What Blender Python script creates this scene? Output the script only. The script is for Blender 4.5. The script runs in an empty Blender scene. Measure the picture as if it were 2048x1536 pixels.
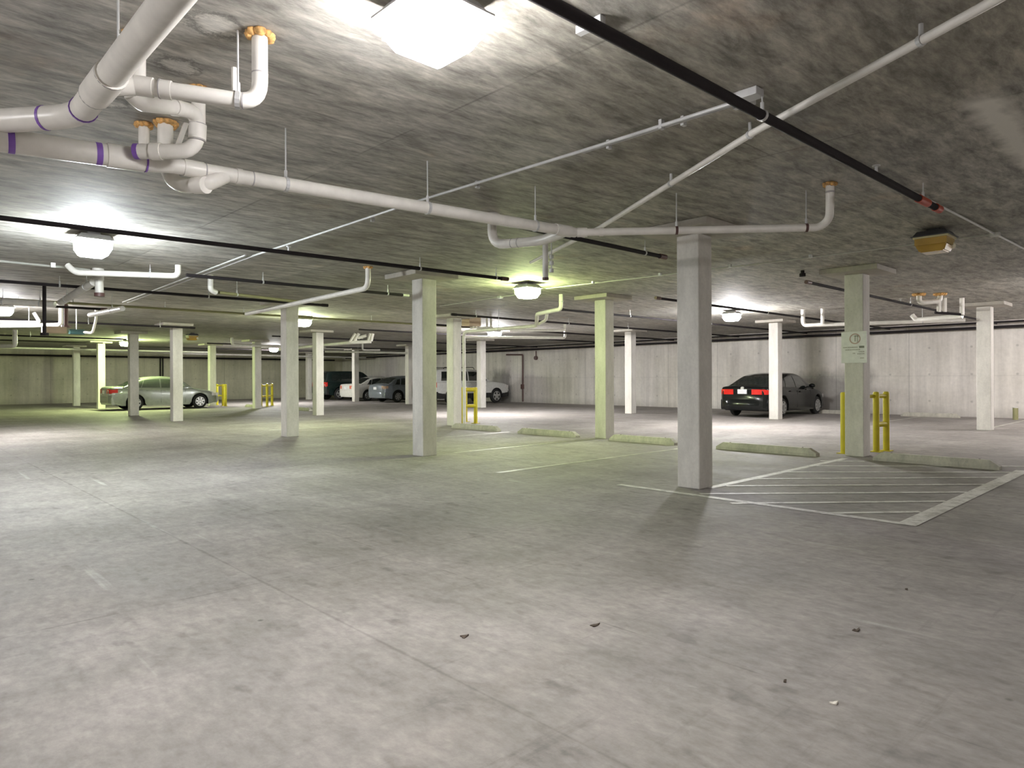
import bpy, bmesh, math, random
from mathutils import Vector, Matrix

# ---------------------------------------------------------------- camera, world, exposure
SC = bpy.context.scene
COL = SC.collection
AL = math.radians(43.5)
SN, CS = math.sin(AL), math.cos(AL)
FPX, HOR, EYE, ROLL = 1360.0, 757.0, 1.32, 0.0042
F = Vector((SN, CS, 0))
RT = (Vector((CS, -SN, 0)) * math.cos(ROLL) - Vector((0, 0, 1)) * math.sin(ROLL))
UP = (Vector((0, 0, 1)) * math.cos(ROLL) + Vector((CS, -SN, 0)) * math.sin(ROLL))
cd = bpy.data.cameras.new('camera')
cam = bpy.data.objects.new('camera', cd)
COL.objects.link(cam)
M = Matrix.Identity(4)
for i in range(3):
    M[i][0], M[i][1], M[i][2] = RT[i], UP[i], -F[i]
M[2][3] = EYE
cam.matrix_world = M
cd.sensor_width = 36.0
cd.lens = FPX / 2048 * 36.0
cd.shift_y = -(768 - HOR) / 2048
cd.clip_end = 200
SC.camera = cam
SC.view_settings.view_transform = 'Standard'
SC.view_settings.look = 'None'
SC.view_settings.gamma = 1
SC.view_settings.exposure = 0.42
SC.view_settings.use_curve_mapping = False
SC.cycles.use_denoising = True
SC.cycles.max_bounces = 5
SC.cycles.diffuse_bounces = 4
SC.cycles.glossy_bounces = 2
SC.cycles.use_adaptive_sampling = True
SC.cycles.adaptive_threshold = 0.06
SC.cycles.sample_clamp_indirect = 6
SC.cycles.use_light_tree = True
W = bpy.data.worlds.new('world')
SC.world = W
W.use_nodes = True
W.node_tree.nodes['Background'].inputs[0].default_value = (0.5, 0.5, 0.5, 1)
W.node_tree.nodes['Background'].inputs[1].default_value = 0.02

# lamps: (R, L) spot on the ceiling, light colour, strength, label
WHITE = (0.985, 0.965, 0.97)
COOL = (0.90, 0.97, 1.0)
GREEN = (0.82, 1.0, 0.44)
GREEN2 = (0.88, 1.0, 0.60)
WARM = (1.0, 0.95, 0.93)
LAMPS = [
    (1.92, 2.55, WHITE, 172, 'large glaring square ceiling light nearest the top edge of the view'),
    (2.0, 9.5, COOL, 270, 'piercing bluish white ceiling light high on the left beyond the drain pipes'),
    (2.3, 19.5, WHITE, 430, 'white ceiling light cut by the left edge of the view'),
    (9.0, 9.05, GREEN, 140, 'glowing yellow-green ceiling light between the middle columns'),
    (9.0, 18.1, GREEN2, 230, 'yellow-green ceiling light just right of a white-lit column, farther back'),
    (8.3, 33.6, GREEN, 560, 'dim yellow-green ceiling light above the silver sedan, partly behind a column'),
    (16.7, 9.1, WHITE, 600, 'white ceiling light above and left of the black sedan'),
    (16.6, 18.4, WHITE, 760, 'small white ceiling light above the white off-road wagon'),
    (16.0, 35.6, WHITE, 560, 'faraway white ceiling light glimpsed left of the white-lit column'),
    (9.4, 2.45, None, 0, 'unlit amber ceiling light at the upper right with a dark housing'),
    (9.0, 27.2, None, 0, 'unlit amber ceiling light far back above the nose of the silver sedan'),
    # rows go on beside and behind the camera, plus two added fill lamps
    (16.7, 1.6, WARM, 130, 'white ceiling light out of view to the right'),
    (22.8, 0.9, WARM, 420, 'added ceiling light out of view that brightens the right wall'),  # unseen lamp outside the rows, added to brighten the right wall
    (-2.5, 40.0, GREEN2, 420, 'added yellow-green ceiling light out of view that brightens the left wall'),  # extra lamp off to the left, added to lift the far left wall
    (-3.0, 4.5, WHITE, 230, 'white ceiling light out of view to the left'),
    (1.9, -4.2, WARM, 90, 'white ceiling light behind the viewer'),
    (7.6, -3.4, WARM, 60, 'warm ceiling light behind the viewer to the right'),
]

ZSLAB, ZCAP = 3.112, 3.03          # slab soffit, underside of the column caps
ZC = ZSLAB - 0.002           # fittings stop just short of the soffit
R_WALL, L_WALL, R_MIN, L_MIN = 26.2, 46.3, -9.0, -9.0


def ray(px, py):
    return F * FPX + RT * (px - 1024) + UP * (HOR - py)


def at(px, py, z):
    d = ray(px, py)
    return Vector((0, 0, EYE)) + d * ((z - EYE) / d.z)


def atd(px, py, Z):
    return Vector((0, 0, EYE)) + ray(px, py) * (Z / FPX)


# ---------------------------------------------------------------- materials
MATS = {}


def mat(name, col, rough=0.6, metal=0.0, emit=None, strength=0.0, coat=0.0, spec=0.5, noise=None):
    if name in MATS:
        return MATS[name]
    m = bpy.data.materials.new(name)
    m.use_nodes = True
    nt = m.node_tree
    b = nt.nodes['Principled BSDF']
    b.inputs['Base Color'].default_value = (*col, 1)
    b.inputs['Roughness'].default_value = rough
    b.inputs['Metallic'].default_value = metal
    b.inputs['Coat Weight'].default_value = coat
    b.inputs['Specular IOR Level'].default_value = spec
    if emit:
        b.inputs['Emission Color'].default_value = (*emit, 1)
        b.inputs['Emission Strength'].default_value = strength
    sc, amt = noise if noise else (9.0, 0.08)
    tc = nt.nodes.new('ShaderNodeTexCoord')
    n = nt.nodes.new('ShaderNodeTexNoise')
    n.inputs['Scale'].default_value = sc
    n.inputs['Detail'].default_value = 5
    nt.links.new(tc.outputs['Object'], n.inputs['Vector'])
    mr = nt.nodes.new('ShaderNodeMapRange')
    mr.inputs[1].default_value, mr.inputs[2].default_value = 0.3, 0.7
    mr.inputs[3].default_value, mr.inputs[4].default_value = 1 - amt, 1 + amt
    nt.links.new(n.outputs[0], mr.inputs[0])
    mx = nt.nodes.new('ShaderNodeVectorMath')
    mx.operation = 'SCALE'
    mx.inputs[0].default_value = col
    nt.links.new(mr.outputs[0], mx.inputs['Scale'])
    nt.links.new(mx.outputs[0], b.inputs['Base Color'])
    MATS[name] = m
    return m


class NT:
    """small helper for procedural surfaces"""

    def __init__(self, name):
        self.m = bpy.data.materials.new(name)
        self.m.use_nodes = True
        self.t = self.m.node_tree
        self.b = self.t.nodes['Principled BSDF']
        self.tc = self.t.nodes.new('ShaderNodeTexCoord').outputs['Object']

    def put(self, sock, v):
        if hasattr(v, 'links') or hasattr(v, 'is_linked'):
            self.t.links.new(v, sock)
        elif isinstance(v, (tuple, list)) and len(v) == 3 and sock.type == 'RGBA':
            sock.default_value = (*v, 1)
        else:
            sock.default_value = v

    def mapping(self, scale=(1, 1, 1), rot=(0, 0, 0), loc=(0, 0, 0)):
        n = self.t.nodes.new('ShaderNodeMapping')
        self.t.links.new(self.tc, n.inputs['Vector'])
        n.inputs['Scale'].default_value = scale
        n.inputs['Rotation'].default_value = rot
        n.inputs['Location'].default_value = loc
        return n.outputs[0]

    def noise(self, vec, scale, detail=6, rough=0.6, dist=0.0):
        n = self.t.nodes.new('ShaderNodeTexNoise')
        self.put(n.inputs['Vector'], vec)
        n.inputs['Scale'].default_value = scale
        n.inputs['Detail'].default_value = detail
        n.inputs['Roughness'].default_value = rough
        n.inputs['Distortion'].default_value = dist
        return n.outputs[0]

    def rng(self, v, a, b, c, d):
        n = self.t.nodes.new('ShaderNodeMapRange')
        self.put(n.inputs[0], v)
        for i, q in enumerate((a, b, c, d)):
            n.inputs[i + 1].default_value = q
        return n.outputs[0]

    def math(self, op, a, b=0.0, c=0.0):
        n = self.t.nodes.new('ShaderNodeMath')
        n.operation = op
        self.put(n.inputs[0], a)
        self.put(n.inputs[1], b)
        self.put(n.inputs[2], c)
        return n.outputs[0]

    def sep(self, v):
        n = self.t.nodes.new('ShaderNodeSeparateXYZ')
        self.put(n.inputs[0], v)
        return n.outputs

    def mix(self, f, a, b):
        n = self.t.nodes.new('ShaderNodeMix')
        n.data_type = 'RGBA'
        self.put(n.inputs[0], f)
        self.put(n.inputs[6], a)
        self.put(n.inputs[7], b)
        return n.outputs[2]

    def scale(self, col, f):
        n = self.t.nodes.new('ShaderNodeVectorMath')
        n.operation = 'SCALE'
        self.put(n.inputs[0], col)
        self.put(n.inputs['Scale'], f)
        return n.outputs[0]

    def line(self, coord, pos, half, wob=None):
        """1 on a line coord = pos, falling to 0 at half width"""
        d = self.math('ABSOLUTE', self.math('SUBTRACT', coord, pos))
        if wob is not None:
            d = self.math('ADD', d, wob)
        return self.rng(d, half * 0.3, half, 1.0, 0.0)

    def grid(self, coord, period, off, half):
        m = self.math('PINGPONG', self.math('SUBTRACT', coord, off), period / 2)
        return self.rng(m, half * 0.3, half, 1.0, 0.0)

    def bump(self, h, strength=0.2, dist=0.01):
        n = self.t.nodes.new('ShaderNodeBump')
        n.inputs['Strength'].default_value = strength
        n.inputs['Distance'].default_value = dist
        self.put(n.inputs['Height'], h)
        self.put(self.b.inputs['Normal'], n.outputs[0])


def floor_mat():
    k = NT('smooth_concrete_floor')
    x, y, z = k.sep(k.tc)
    big = k.noise(k.tc, 0.35, 5, 0.6)
    mid = k.noise(k.mapping((1, 0.45, 1)), 1.6, 8, 0.7, 0.4)
    fine = k.noise(k.mapping((1, 0.6, 1)), 24, 5, 0.75)
    c = k.mix(k.rng(big, 0.3, 0.7, 0, 1), (0.285, 0.260, 0.238), (0.365, 0.338, 0.322))
    f = k.rng(mid, 0.32, 0.68, 0.78, 1.16)
    cloud = k.noise(k.mapping((0.5, 1.3, 1), (0, 0, 0.3)), 0.8, 6, 0.65, 0.6)
    f = k.math('MULTIPLY', f, k.rng(cloud, 0.35, 0.65, 0.86, 1.10))
    f = k.math('MULTIPLY', f, k.rng(fine, 0.35, 0.65, 0.89, 1.09))
    # scattered blotches and small spots
    sp = k.noise(k.mapping((1, 0.6, 1)), 5.5, 3, 0.5)
    f = k.math('MULTIPLY', f, k.rng(sp, 0.62, 0.70, 1.0, 0.78))
    sp2 = k.noise(k.mapping((1, 0.5, 1), (0, 0, 0.2)), 14, 4, 0.6)
    f = k.math('MULTIPLY', f, k.rng(sp2, 0.40, 0.68, 1.05, 0.84))
    v = k.t.nodes.new('ShaderNodeTexVoronoi')
    v.inputs['Scale'].default_value = 1.7
    k.put(v.inputs['Vector'], k.tc)
    f = k.math('MULTIPLY', f, k.rng(v.outputs[0], 0.02, 0.04, 0.5, 1.0))
    # trowel / tyre streaks along the aisle
    st = k.noise(k.mapping((3.2, 0.22, 1)), 1.0, 4, 0.6)
    f = k.math('MULTIPLY', f, k.rng(st, 0.52, 0.72, 1.0, 0.84))
    sc2 = k.noise(k.mapping((0.35, 4.5, 1), (0, 0, 0.35)), 1.8, 5, 0.7)
    f = k.math('MULTIPLY', f, k.rng(sc2, 0.60, 0.72, 1.0, 0.82))
    grime = k.noise(k.tc, 3.2, 8, 0.8, 0.5)
    f = k.math('MULTIPLY', f, k.rng(grime, 0.56, 0.70, 1.0, 0.82))
    # saw-cut joints
    w = k.math('MULTIPLY', k.rng(k.noise(k.tc, 3, 3), 0.35, 0.6, 0, 1), 0.012)
    ln = None
    for q in (k.line(y, 4.33, 0.016, w), k.line(y, 12.2, 0.02, w), k.line(x, 2.88, 0.012, w),
              k.line(x, 1.87, 0.022, w), k.line(x, 8.0, 0.02, w), k.line(x, -3.5, 0.02, w), k.line(x, 18.0, 0.02, w)):
        ln = q if ln is None else k.math('MAXIMUM', ln, q)
    f = k.math('MULTIPLY', f, k.rng(ln, 0, 1, 1.0, 0.72))
    # pale scraped streaks
    wh = k.noise(k.mapping((6, 0.35, 1), (0, 0, 0.1)), 1.3, 3, 0.5)
    c = k.mix(k.rng(wh, 0.68, 0.78, 0, 0.5), c, (0.62, 0.60, 0.58))
    k.put(k.b.inputs['Base Color'], k.scale(c, f))
    k.put(k.b.inputs['Roughness'], k.rng(mid, 0.3, 0.7, 0.62, 0.82))
    k.b.inputs['Specular IOR Level'].default_value = 0.22
    k.bump(fine, 0.08, 0.004)
    return k.m


def ceiling_mat():
    k = NT('board_marked_concrete_soffit')
    x, y, z = k.sep(k.tc)
    big = k.noise(k.tc, 0.3, 4, 0.6)
    a = k.noise(k.mapping((1.0, 3.2, 1), (0, 0, 0.5)), 2.2, 9, 0.72, 0.3)
    b = k.noise(k.mapping((1, 4, 1), (0, 0, 0.75)), 7, 6, 0.7, 0.3)
    c = k.mix(k.rng(big, 0.35, 0.65, 0, 1), (0.31, 0.29, 0.245), (0.40, 0.385, 0.355))
    f = k.rng(a, 0.36, 0.64, 0.55, 1.4)
    f = k.math('MULTIPLY', f, k.rng(b, 0.35, 0.65, 0.80, 1.2))
    rust = k.noise(k.tc, 1.1, 4, 0.6)
    c = k.mix(k.rng(rust, 0.62, 0.75, 0, 0.4), c, (0.40, 0.27, 0.18))
    ln = None
    w = k.math('MULTIPLY', k.rng(k.noise(k.tc, 2.5, 3), 0.35, 0.6, 0, 1), 0.012)
    for q in (k.grid(x, 2.44, 2.85, 0.014), k.grid(y, 2.44, 0.1, 0.012)):
        ln = q if ln is None else k.math('MAXIMUM', ln, q)
    ln = k.math('MULTIPLY', ln, k.rng(k.noise(k.tc, 1.4, 2), 0.4, 0.6, 0.1, 1))
    f = k.math('MULTIPLY', f, k.rng(ln, 0, 1, 1.0, 0.6))
    # lighter panels: every sheet took the concrete a little differently
    wn = k.t.nodes.new('ShaderNodeTexWhiteNoise')
    vm = k.t.nodes.new('ShaderNodeVectorMath')
    vm.operation = 'FLOOR'
    k.put(vm.inputs[0], k.mapping((1 / 2.44, 1 / 2.44, 0), (0, 0, 0), (-2.85 / 2.44, -0.1 / 2.44, 0)))
    k.put(wn.inputs['Vector'], vm.outputs[0])
    f = k.math('MULTIPLY', f, k.rng(wn.outputs[0], 0, 1, 0.88, 1.14))
    # trowelled repair patch on the right
    wob = k.math('MULTIPLY', k.math('SUBTRACT', k.noise(k.tc, 5, 3), 0.5), 0.16)
    px = k.rng(k.math('ADD', x, wob), 5.1, 5.3, 0, 1)
    px = k.math('MULTIPLY', px, k.rng(k.math('ADD', x, wob), 7.4, 7.6, 1, 0))
    py = k.math('MULTIPLY', k.rng(k.math('ADD', y, wob), 0.93, 1.06, 0, 1), k.rng(k.math('ADD', y, wob), 1.14, 1.26, 1, 0))
    pm = k.math('MULTIPLY', px, py)
    # pale chipped spots round the pipe sleeves
    for (cx_, cy_, rr) in ((1.29, 3.52, 0.13), (1.29, 4.12, 0.11), (1.15, 4.95, 0.10), (0.35, 4.2, 0.09)):
        dx_ = k.math('SUBTRACT', x, cx_)
        dy_ = k.math('SUBTRACT', y, cy_)
        dd = k.math('SQRT', k.math('ADD', k.math('MULTIPLY', dx_, dx_), k.math('MULTIPLY', dy_, dy_)))
        dd = k.math('ADD', dd, k.math('MULTIPLY', k.math('SUBTRACT', k.noise(k.tc, 11, 5, 0.8), 0.5), 0.22))
        c = k.mix(k.rng(dd, rr * 0.5, rr * 0.9, 0.7, 0), c, (0.62, 0.60, 0.56))
        f = k.math('MULTIPLY', f, k.rng(k.math('ABSOLUTE', k.math('SUBTRACT', dd, rr * 0.95)), 0.006, 0.03, 0.6, 1.0))
    cc = k.mix(pm, k.scale(c, f), (0.85, 0.82, 0.76))
    k.put(k.b.inputs['Base Color'], cc)
    k.b.inputs['Roughness'].default_value = 0.75
    k.bump(k.math('ADD', a, k.math('MULTIPLY', b, 0.5)), 0.35, 0.02)
    return k.m


def wall_mat(name, c0, c1, along, period, dark_patches=()):
    k = NT(name)
    s = k.sep(k.tc)
    u, z = s[along], s[2]
    sc = (2.4, 2.4, 0.16)
    st = k.noise(k.mapping(sc), 1.4, 7, 0.65, 0.2)
    cl = k.noise(k.tc, 0.5, 5, 0.6)
    fi = k.noise(k.tc, 9, 6, 0.7)
    c = k.mix(k.rng(cl, 0.35, 0.65, 0, 1), c0, c1)
    f = k.rng(st, 0.32, 0.7, 0.82, 1.10)
    f = k.math('MULTIPLY', f, k.rng(fi, 0.3, 0.7, 0.93, 1.07))
    ln = k.grid(u, period, 0.3, 0.02)
    f = k.math('MULTIPLY', f, k.rng(ln, 0, 1, 1.0, 0.75))
    ln2 = k.line(z, 1.35, 0.02)
    f = k.math('MULTIPLY', f, k.rng(ln2, 0, 1, 1.0, 0.9))
    # form tie holes
    du = k.math('SUBTRACT', k.math('PINGPONG', k.math('SUBTRACT', u, 0.9), period / 4), 0.0)
    dz = k.math('SUBTRACT', k.math('PINGPONG', k.math('SUBTRACT', z, 0.5), 0.45), 0.0)
    d = k.math('SQRT', k.math('ADD', k.math('MULTIPLY', du, du), k.math('MULTIPLY', dz, dz)))
    f = k.math('MULTIPLY', f, k.rng(d, 0.02, 0.05, 0.72, 1.0))
    # darker band along the foot of the wall, uneven upper edge
    dm = k.math('ADD', z, k.math('MULTIPLY', k.noise(k.mapping((1, 1, 0)), 0.8, 4), -0.5))
    f = k.math('MULTIPLY', f, k.rng(dm, -0.2, 0.1, 0.8, 1.0))
    for (u0, hw, zt, amt) in dark_patches:  # wobbly-edged darker patches on the lower wall
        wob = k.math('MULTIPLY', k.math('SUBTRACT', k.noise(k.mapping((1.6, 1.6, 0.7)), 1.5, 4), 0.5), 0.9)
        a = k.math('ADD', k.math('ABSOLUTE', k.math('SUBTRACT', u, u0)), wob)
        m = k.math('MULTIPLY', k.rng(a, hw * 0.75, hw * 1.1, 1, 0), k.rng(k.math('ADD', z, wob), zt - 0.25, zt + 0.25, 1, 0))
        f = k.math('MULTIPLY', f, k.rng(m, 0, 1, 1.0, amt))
    k.put(k.b.inputs['Base Color'], k.scale(c, f))
    k.b.inputs['Roughness'].default_value = 0.8
    k.bump(fi, 0.15, 0.006)
    return k.m


def concrete_mat(name, col, amt=0.14, sc=3.0):
    k = NT(name)
    a = k.noise(k.mapping((1.6, 1.6, 0.5)), sc, 8, 0.7, 0.2)
    b = k.noise(k.tc, 28, 4, 0.7)
    pits = k.noise(k.tc, 60, 2, 0.5)
    f = k.rng(a, 0.3, 0.7, 1 - amt, 1 + amt)
    f = k.math('MULTIPLY', f, k.rng(b, 0.3, 0.7, 0.94, 1.06))
    f = k.math('MULTIPLY', f, k.rng(pits, 0.68, 0.74, 1.0, 0.75))
    k.put(k.b.inputs['Base Color'], k.scale(col, f))
    k.b.inputs['Roughness'].default_value = 0.78
    k.bump(b, 0.12, 0.004)
    return k.m


M_FLOOR, M_CEIL = floor_mat(), ceiling_mat()
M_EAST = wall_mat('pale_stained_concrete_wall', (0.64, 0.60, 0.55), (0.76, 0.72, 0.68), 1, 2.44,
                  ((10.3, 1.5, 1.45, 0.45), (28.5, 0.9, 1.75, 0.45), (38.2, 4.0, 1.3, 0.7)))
M_NORTH = wall_mat('grey_concrete_wall', (0.46, 0.44, 0.34), (0.60, 0.57, 0.45), 0, 2.44)
M_COL = concrete_mat('column_concrete', (0.64, 0.615, 0.57))
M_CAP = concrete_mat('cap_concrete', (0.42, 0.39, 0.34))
M_STOP = concrete_mat('wheel_stop_concrete', (0.46, 0.44, 0.38), 0.25, 5)
M_PAINT = NT('worn_white_line_paint')
_k = M_PAINT
_n = _k.noise(_k.tc, 6, 8, 0.75)
_k.put(_k.b.inputs['Base Color'], _k.mix(_k.rng(_n, 0.46, 0.62, 0, 1), (0.72, 0.70, 0.66), (0.42, 0.40, 0.36)))
_k.b.inputs['Roughness'].default_value = 0.6
M_PAINT = _k.m
_k = NT('faded_line_paint')
_n = _k.noise(_k.tc, 4, 8, 0.75)
_k.put(_k.b.inputs['Base Color'], _k.mix(_k.rng(_n, 0.42, 0.56, 0, 1), (0.52, 0.50, 0.43), (0.34, 0.32, 0.29)))
M_FADED = _k.m
PVC = mat('white_pvc', (0.80, 0.77, 0.72), 0.35)
PVC2 = mat('grey_white_pvc', (0.66, 0.64, 0.60), 0.45)
PURP = mat('purple_primer', (0.22, 0.10, 0.45), 0.5)
JOINT = mat('pipe_joint_shadow_grey', (0.42, 0.40, 0.40), 0.6)
FOAM = mat('orange_spray_foam', (0.66, 0.38, 0.14), 0.9, noise=(40, 0.45))
BLK = mat('black_steel_pipe', (0.026, 0.022, 0.024), 0.75, spec=0.15)
BROWN = mat('brown_steel_pipe', (0.11, 0.055, 0.05), 0.5)
OLV = mat('olive_painted_pipe', (0.26, 0.25, 0.12), 0.5)
RED = mat('red_coupling', (0.42, 0.05, 0.02), 0.5)
GALV = mat('galvanised_steel', (0.60, 0.60, 0.60), 0.4, 0.3)
COND = mat('thin_metal_conduit', (0.52, 0.52, 0.48), 0.45, 0.2)
YEL = mat('yellow_safety_paint', (0.56, 0.47, 0.015), 0.5)
DARK = mat('dark_housing_metal', (0.06, 0.06, 0.065), 0.5)
GREYH = mat('grey_housing_metal', (0.38, 0.38, 0.38), 0.5)
RUB = mat('tyre_rubber', (0.018, 0.018, 0.018), 0.8)
RIM = mat('alloy_rim', (0.55, 0.55, 0.54), 0.35, 0.6)
BTRIM = mat('black_plastic_trim', (0.02, 0.02, 0.02), 0.6)
GLS = mat('tinted_car_glass', (0.018, 0.024, 0.022), 0.05, coat=0.6, spec=0.8)
TLR = mat('red_tail_lamp', (0.60, 0.02, 0.015), 0.12, coat=0.8)
TLC = mat('clear_lamp_lens', (0.75, 0.72, 0.70), 0.12, coat=0.8)
PLATE = mat('white_number_plate', (0.70, 0.70, 0.72), 0.5)
INK = mat('faded_sign_ink', (0.24, 0.25, 0.20), 0.7)
INK2 = mat('pale_sign_ink', (0.45, 0.44, 0.38), 0.7)
REDINK = mat('faded_red_sign_ink', (0.50, 0.36, 0.30), 0.7)
SIGN = mat('off_white_sign_face', (0.80, 0.80, 0.76), 0.5)
AMBER = mat('amber_plastic_lens', (0.50, 0.31, 0.05), 0.25, coat=0.5)
TAN = mat('tan_box', (0.50, 0.38, 0.26), 0.6)
TEAL = mat('dark_teal_box', (0.03, 0.09, 0.09), 0.5)


# ---------------------------------------------------------------- object helpers
def link(name, me, m=None, parent=None, smooth=None):
    o = bpy.data.objects.new(name, me)
    COL.objects.link(o)
    if m is not None and not me.materials:
        for q in (m if isinstance(m, (list, tuple)) else [m]):
            me.materials.append(q)
    if smooth is not None:
        me.polygons.foreach_set('use_smooth', [True] * len(me.polygons))
        me.set_sharp_from_angle(angle=math.radians(smooth))
    if parent is not None:
        o.parent = parent
        o.matrix_parent_inverse = Matrix.Translation(-parent.location)
    return o


def done(bm):
    bmesh.ops.recalc_face_normals(bm, faces=bm.faces)
    me = bpy.data.meshes.new('mesh')
    bm.to_mesh(me)
    bm.free()
    return me


def thing(name, label, cat, loc=(0, 0, 0), group=None, kind='thing'):
    o = bpy.data.objects.new(name, None)
    o.empty_display_size = 0.1
    COL.objects.link(o)
    o.location = loc
    o['label'] = label
    o['category'] = cat
    o['kind'] = kind
    if group:
        o['group'] = group
    return o


def boxbm(bm, lo, hi, bev=0.0):
    lo, hi = Vector(lo), Vector(hi)
    r = bmesh.ops.create_cube(bm, size=1)
    vs = r['verts']
    for v in vs:
        v.co = Vector(((lo[i] + hi[i]) / 2 + v.co[i] * (hi[i] - lo[i]) for i in range(3)))
    if bev:
        es = list({e for v in vs for e in v.link_edges})
        bmesh.ops.bevel(bm, geom=es, offset=bev, segments=2, affect='EDGES', profile=0.5)


def box(name, lo, hi, m, parent=None, bev=0.0):
    bm = bmesh.new()
    boxbm(bm, lo, hi, bev)
    return link(name, done(bm), m, parent)


def tubebm(bm, pts, r, seg=12):
    pts = [Vector(p) for p in pts]
    clean = [pts[0]]
    for p in pts[1:]:
        if (p - clean[-1]).length > 1e-4:
            clean.append(p)
    pts = clean
    n = len(pts)
    rad = r if isinstance(r, (list, tuple)) else [r] * n
    t0 = (pts[1] - pts[0]).normalized()
    a = Vector((0, 0, 1)) if abs(t0.z) < 0.9 else Vector((1, 0, 0))
    nrm = (a - t0 * a.dot(t0)).normalized()
    rings = []
    for i, p in enumerate(pts):
        if i == 0:
            t = t0
        elif i == n - 1:
            t = (pts[-1] - pts[-2]).normalized()
        else:
            t = ((pts[i + 1] - p).normalized() + (p - pts[i - 1]).normalized()).normalized()
        nrm = (nrm - t * nrm.dot(t)).normalized()
        bi = t.cross(nrm)
        rings.append([bm.verts.new(p + (nrm * math.cos(2 * math.pi * j / seg) + bi * math.sin(2 * math.pi * j / seg)) * rad[i]) for j in range(seg)])
    for i in range(n - 1):
        for j in range(seg):
            bm.faces.new((rings[i][j], rings[i][(j + 1) % seg], rings[i + 1][(j + 1) % seg], rings[i + 1][j]))
    bm.faces.new(rings[0])
    bm.faces.new(rings[-1])


def fillet(pts, rad, n=6):
    pts = [Vector(p) for p in pts]
    out = [pts[0]]
    for i in range(1, len(pts) - 1):
        a, b, c = pts[i - 1], pts[i], pts[i + 1]
        d1, d2 = (a - b), (c - b)
        l1, l2 = d1.length, d2.length
        d1.normalize()
        d2.normalize()
        k = min(rad, l1 * 0.48, l2 * 0.48)
        if d1.angle(d2) > math.radians(172):
            out.append(b)
            continue
        p0, p2 = b + d1 * k, b + d2 * k
        for j in range(n + 1):
            t = j / n
            out.append(p0 * (1 - t) ** 2 + b * 2 * t * (1 - t) + p2 * t * t)
    out.append(pts[-1])
    return out


def pipe(name, pts, r, m, parent, bend=0.12, seg=14):
    bm = bmesh.new()
    tubebm(bm, fillet(pts, bend) if len(pts) > 2 else pts, r, seg)
    return link(name, done(bm), m, parent, 40)


def ringbit(name, a, b, t, half, r, m, parent, seg=16):
    """a sleeve of length 2*half round the straight run a-b at fraction t"""
    a, b = Vector(a), Vector(b)
    d = (b - a).normalized()
    c = a.lerp(b, t)
    bm = bmesh.new()
    tubebm(bm, [c - d * half, c + d * half], r, seg)
    return link(name, done(bm), m, parent, 40)


def hanger(p, r, parent, m=GALV):
    """threaded rod from the slab to a ring round the pipe at p"""
    bm = bmesh.new()
    tubebm(bm, [Vector((p.x, p.y, p.z + r)), Vector((p.x, p.y, ZC))], 0.0055, 6)
    tubebm(bm, [Vector((p.x, p.y, p.z + r)), Vector((p.x, p.y, p.z + r + 0.05))], 0.012, 6)
    link('hanger_rod', done(bm), m, parent)


def clamp(p, d, r, parent, m=GALV):
    bm = bmesh.new()
    d = d.normalized()
    tubebm(bm, [p - d * 0.012, p + d * 0.012], r + 0.005, 14)
    link('clevis_ring', done(bm), m, parent)


def foam(p, r, parent, seed=0):
    rnd = random.Random(seed)
    bm = bmesh.new()
    for j in range(13):
        a = j * 2 * math.pi / 13 + rnd.random() * 0.4
        q = Vector((p.x + math.cos(a) * r * 0.8, p.y + math.sin(a) * r * 0.8, p.z - 0.004 - rnd.random() * 0.012))
        s = bmesh.ops.create_icosphere(bm, subdivisions=2, radius=r * (0.30 + rnd.random() * 0.16))
        for v in s['verts']:
            v.co = v.co * (1 + (rnd.random() - 0.5) * 0.2) + q
            v.co.z = min(v.co.z, ZC - 0.001)
    link('foam_collar', done(bm), FOAM, parent, 60)


# ---------------------------------------------------------------- the shell
def slab(name, lo, hi, m):
    o = box(name, lo, hi, m)
    o['kind'] = 'structure'
    return o


slab('floor', (R_MIN - 0.3, L_MIN - 0.3, -0.3), (R_WALL + 0.3, L_WALL + 0.3, 0), M_FLOOR)
slab('ceiling', (R_MIN - 0.3, L_MIN - 0.3, ZSLAB), (R_WALL + 0.3, L_WALL + 0.3, ZSLAB + 0.3), M_CEIL)
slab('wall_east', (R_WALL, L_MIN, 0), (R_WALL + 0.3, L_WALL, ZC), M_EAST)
slab('wall_north', (R_MIN, L_WALL, 0), (R_WALL + 0.3, L_WALL + 0.3, ZC), M_NORTH)
slab('wall_west', (R_MIN - 0.3, L_MIN, 0), (R_MIN, L_WALL + 0.3, ZC), M_NORTH)
slab('wall_south', (R_MIN - 0.3, L_MIN - 0.3, 0), (R_WALL + 0.3, L_MIN, ZC), M_NORTH)

# painted lines: thin coats of paint on the floor
def stripe(bm, a, b, w, z=0.003):
    a, b = Vector((a[0], a[1], z)), Vector((b[0], b[1], z))
    d = (b - a).normalized()
    n = Vector((-d.y, d.x, 0)) * (w / 2)
    vs = [bm.verts.new(p) for p in (a - n, b - n, b + n, a + n)]
    bm.faces.new(vs)


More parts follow.
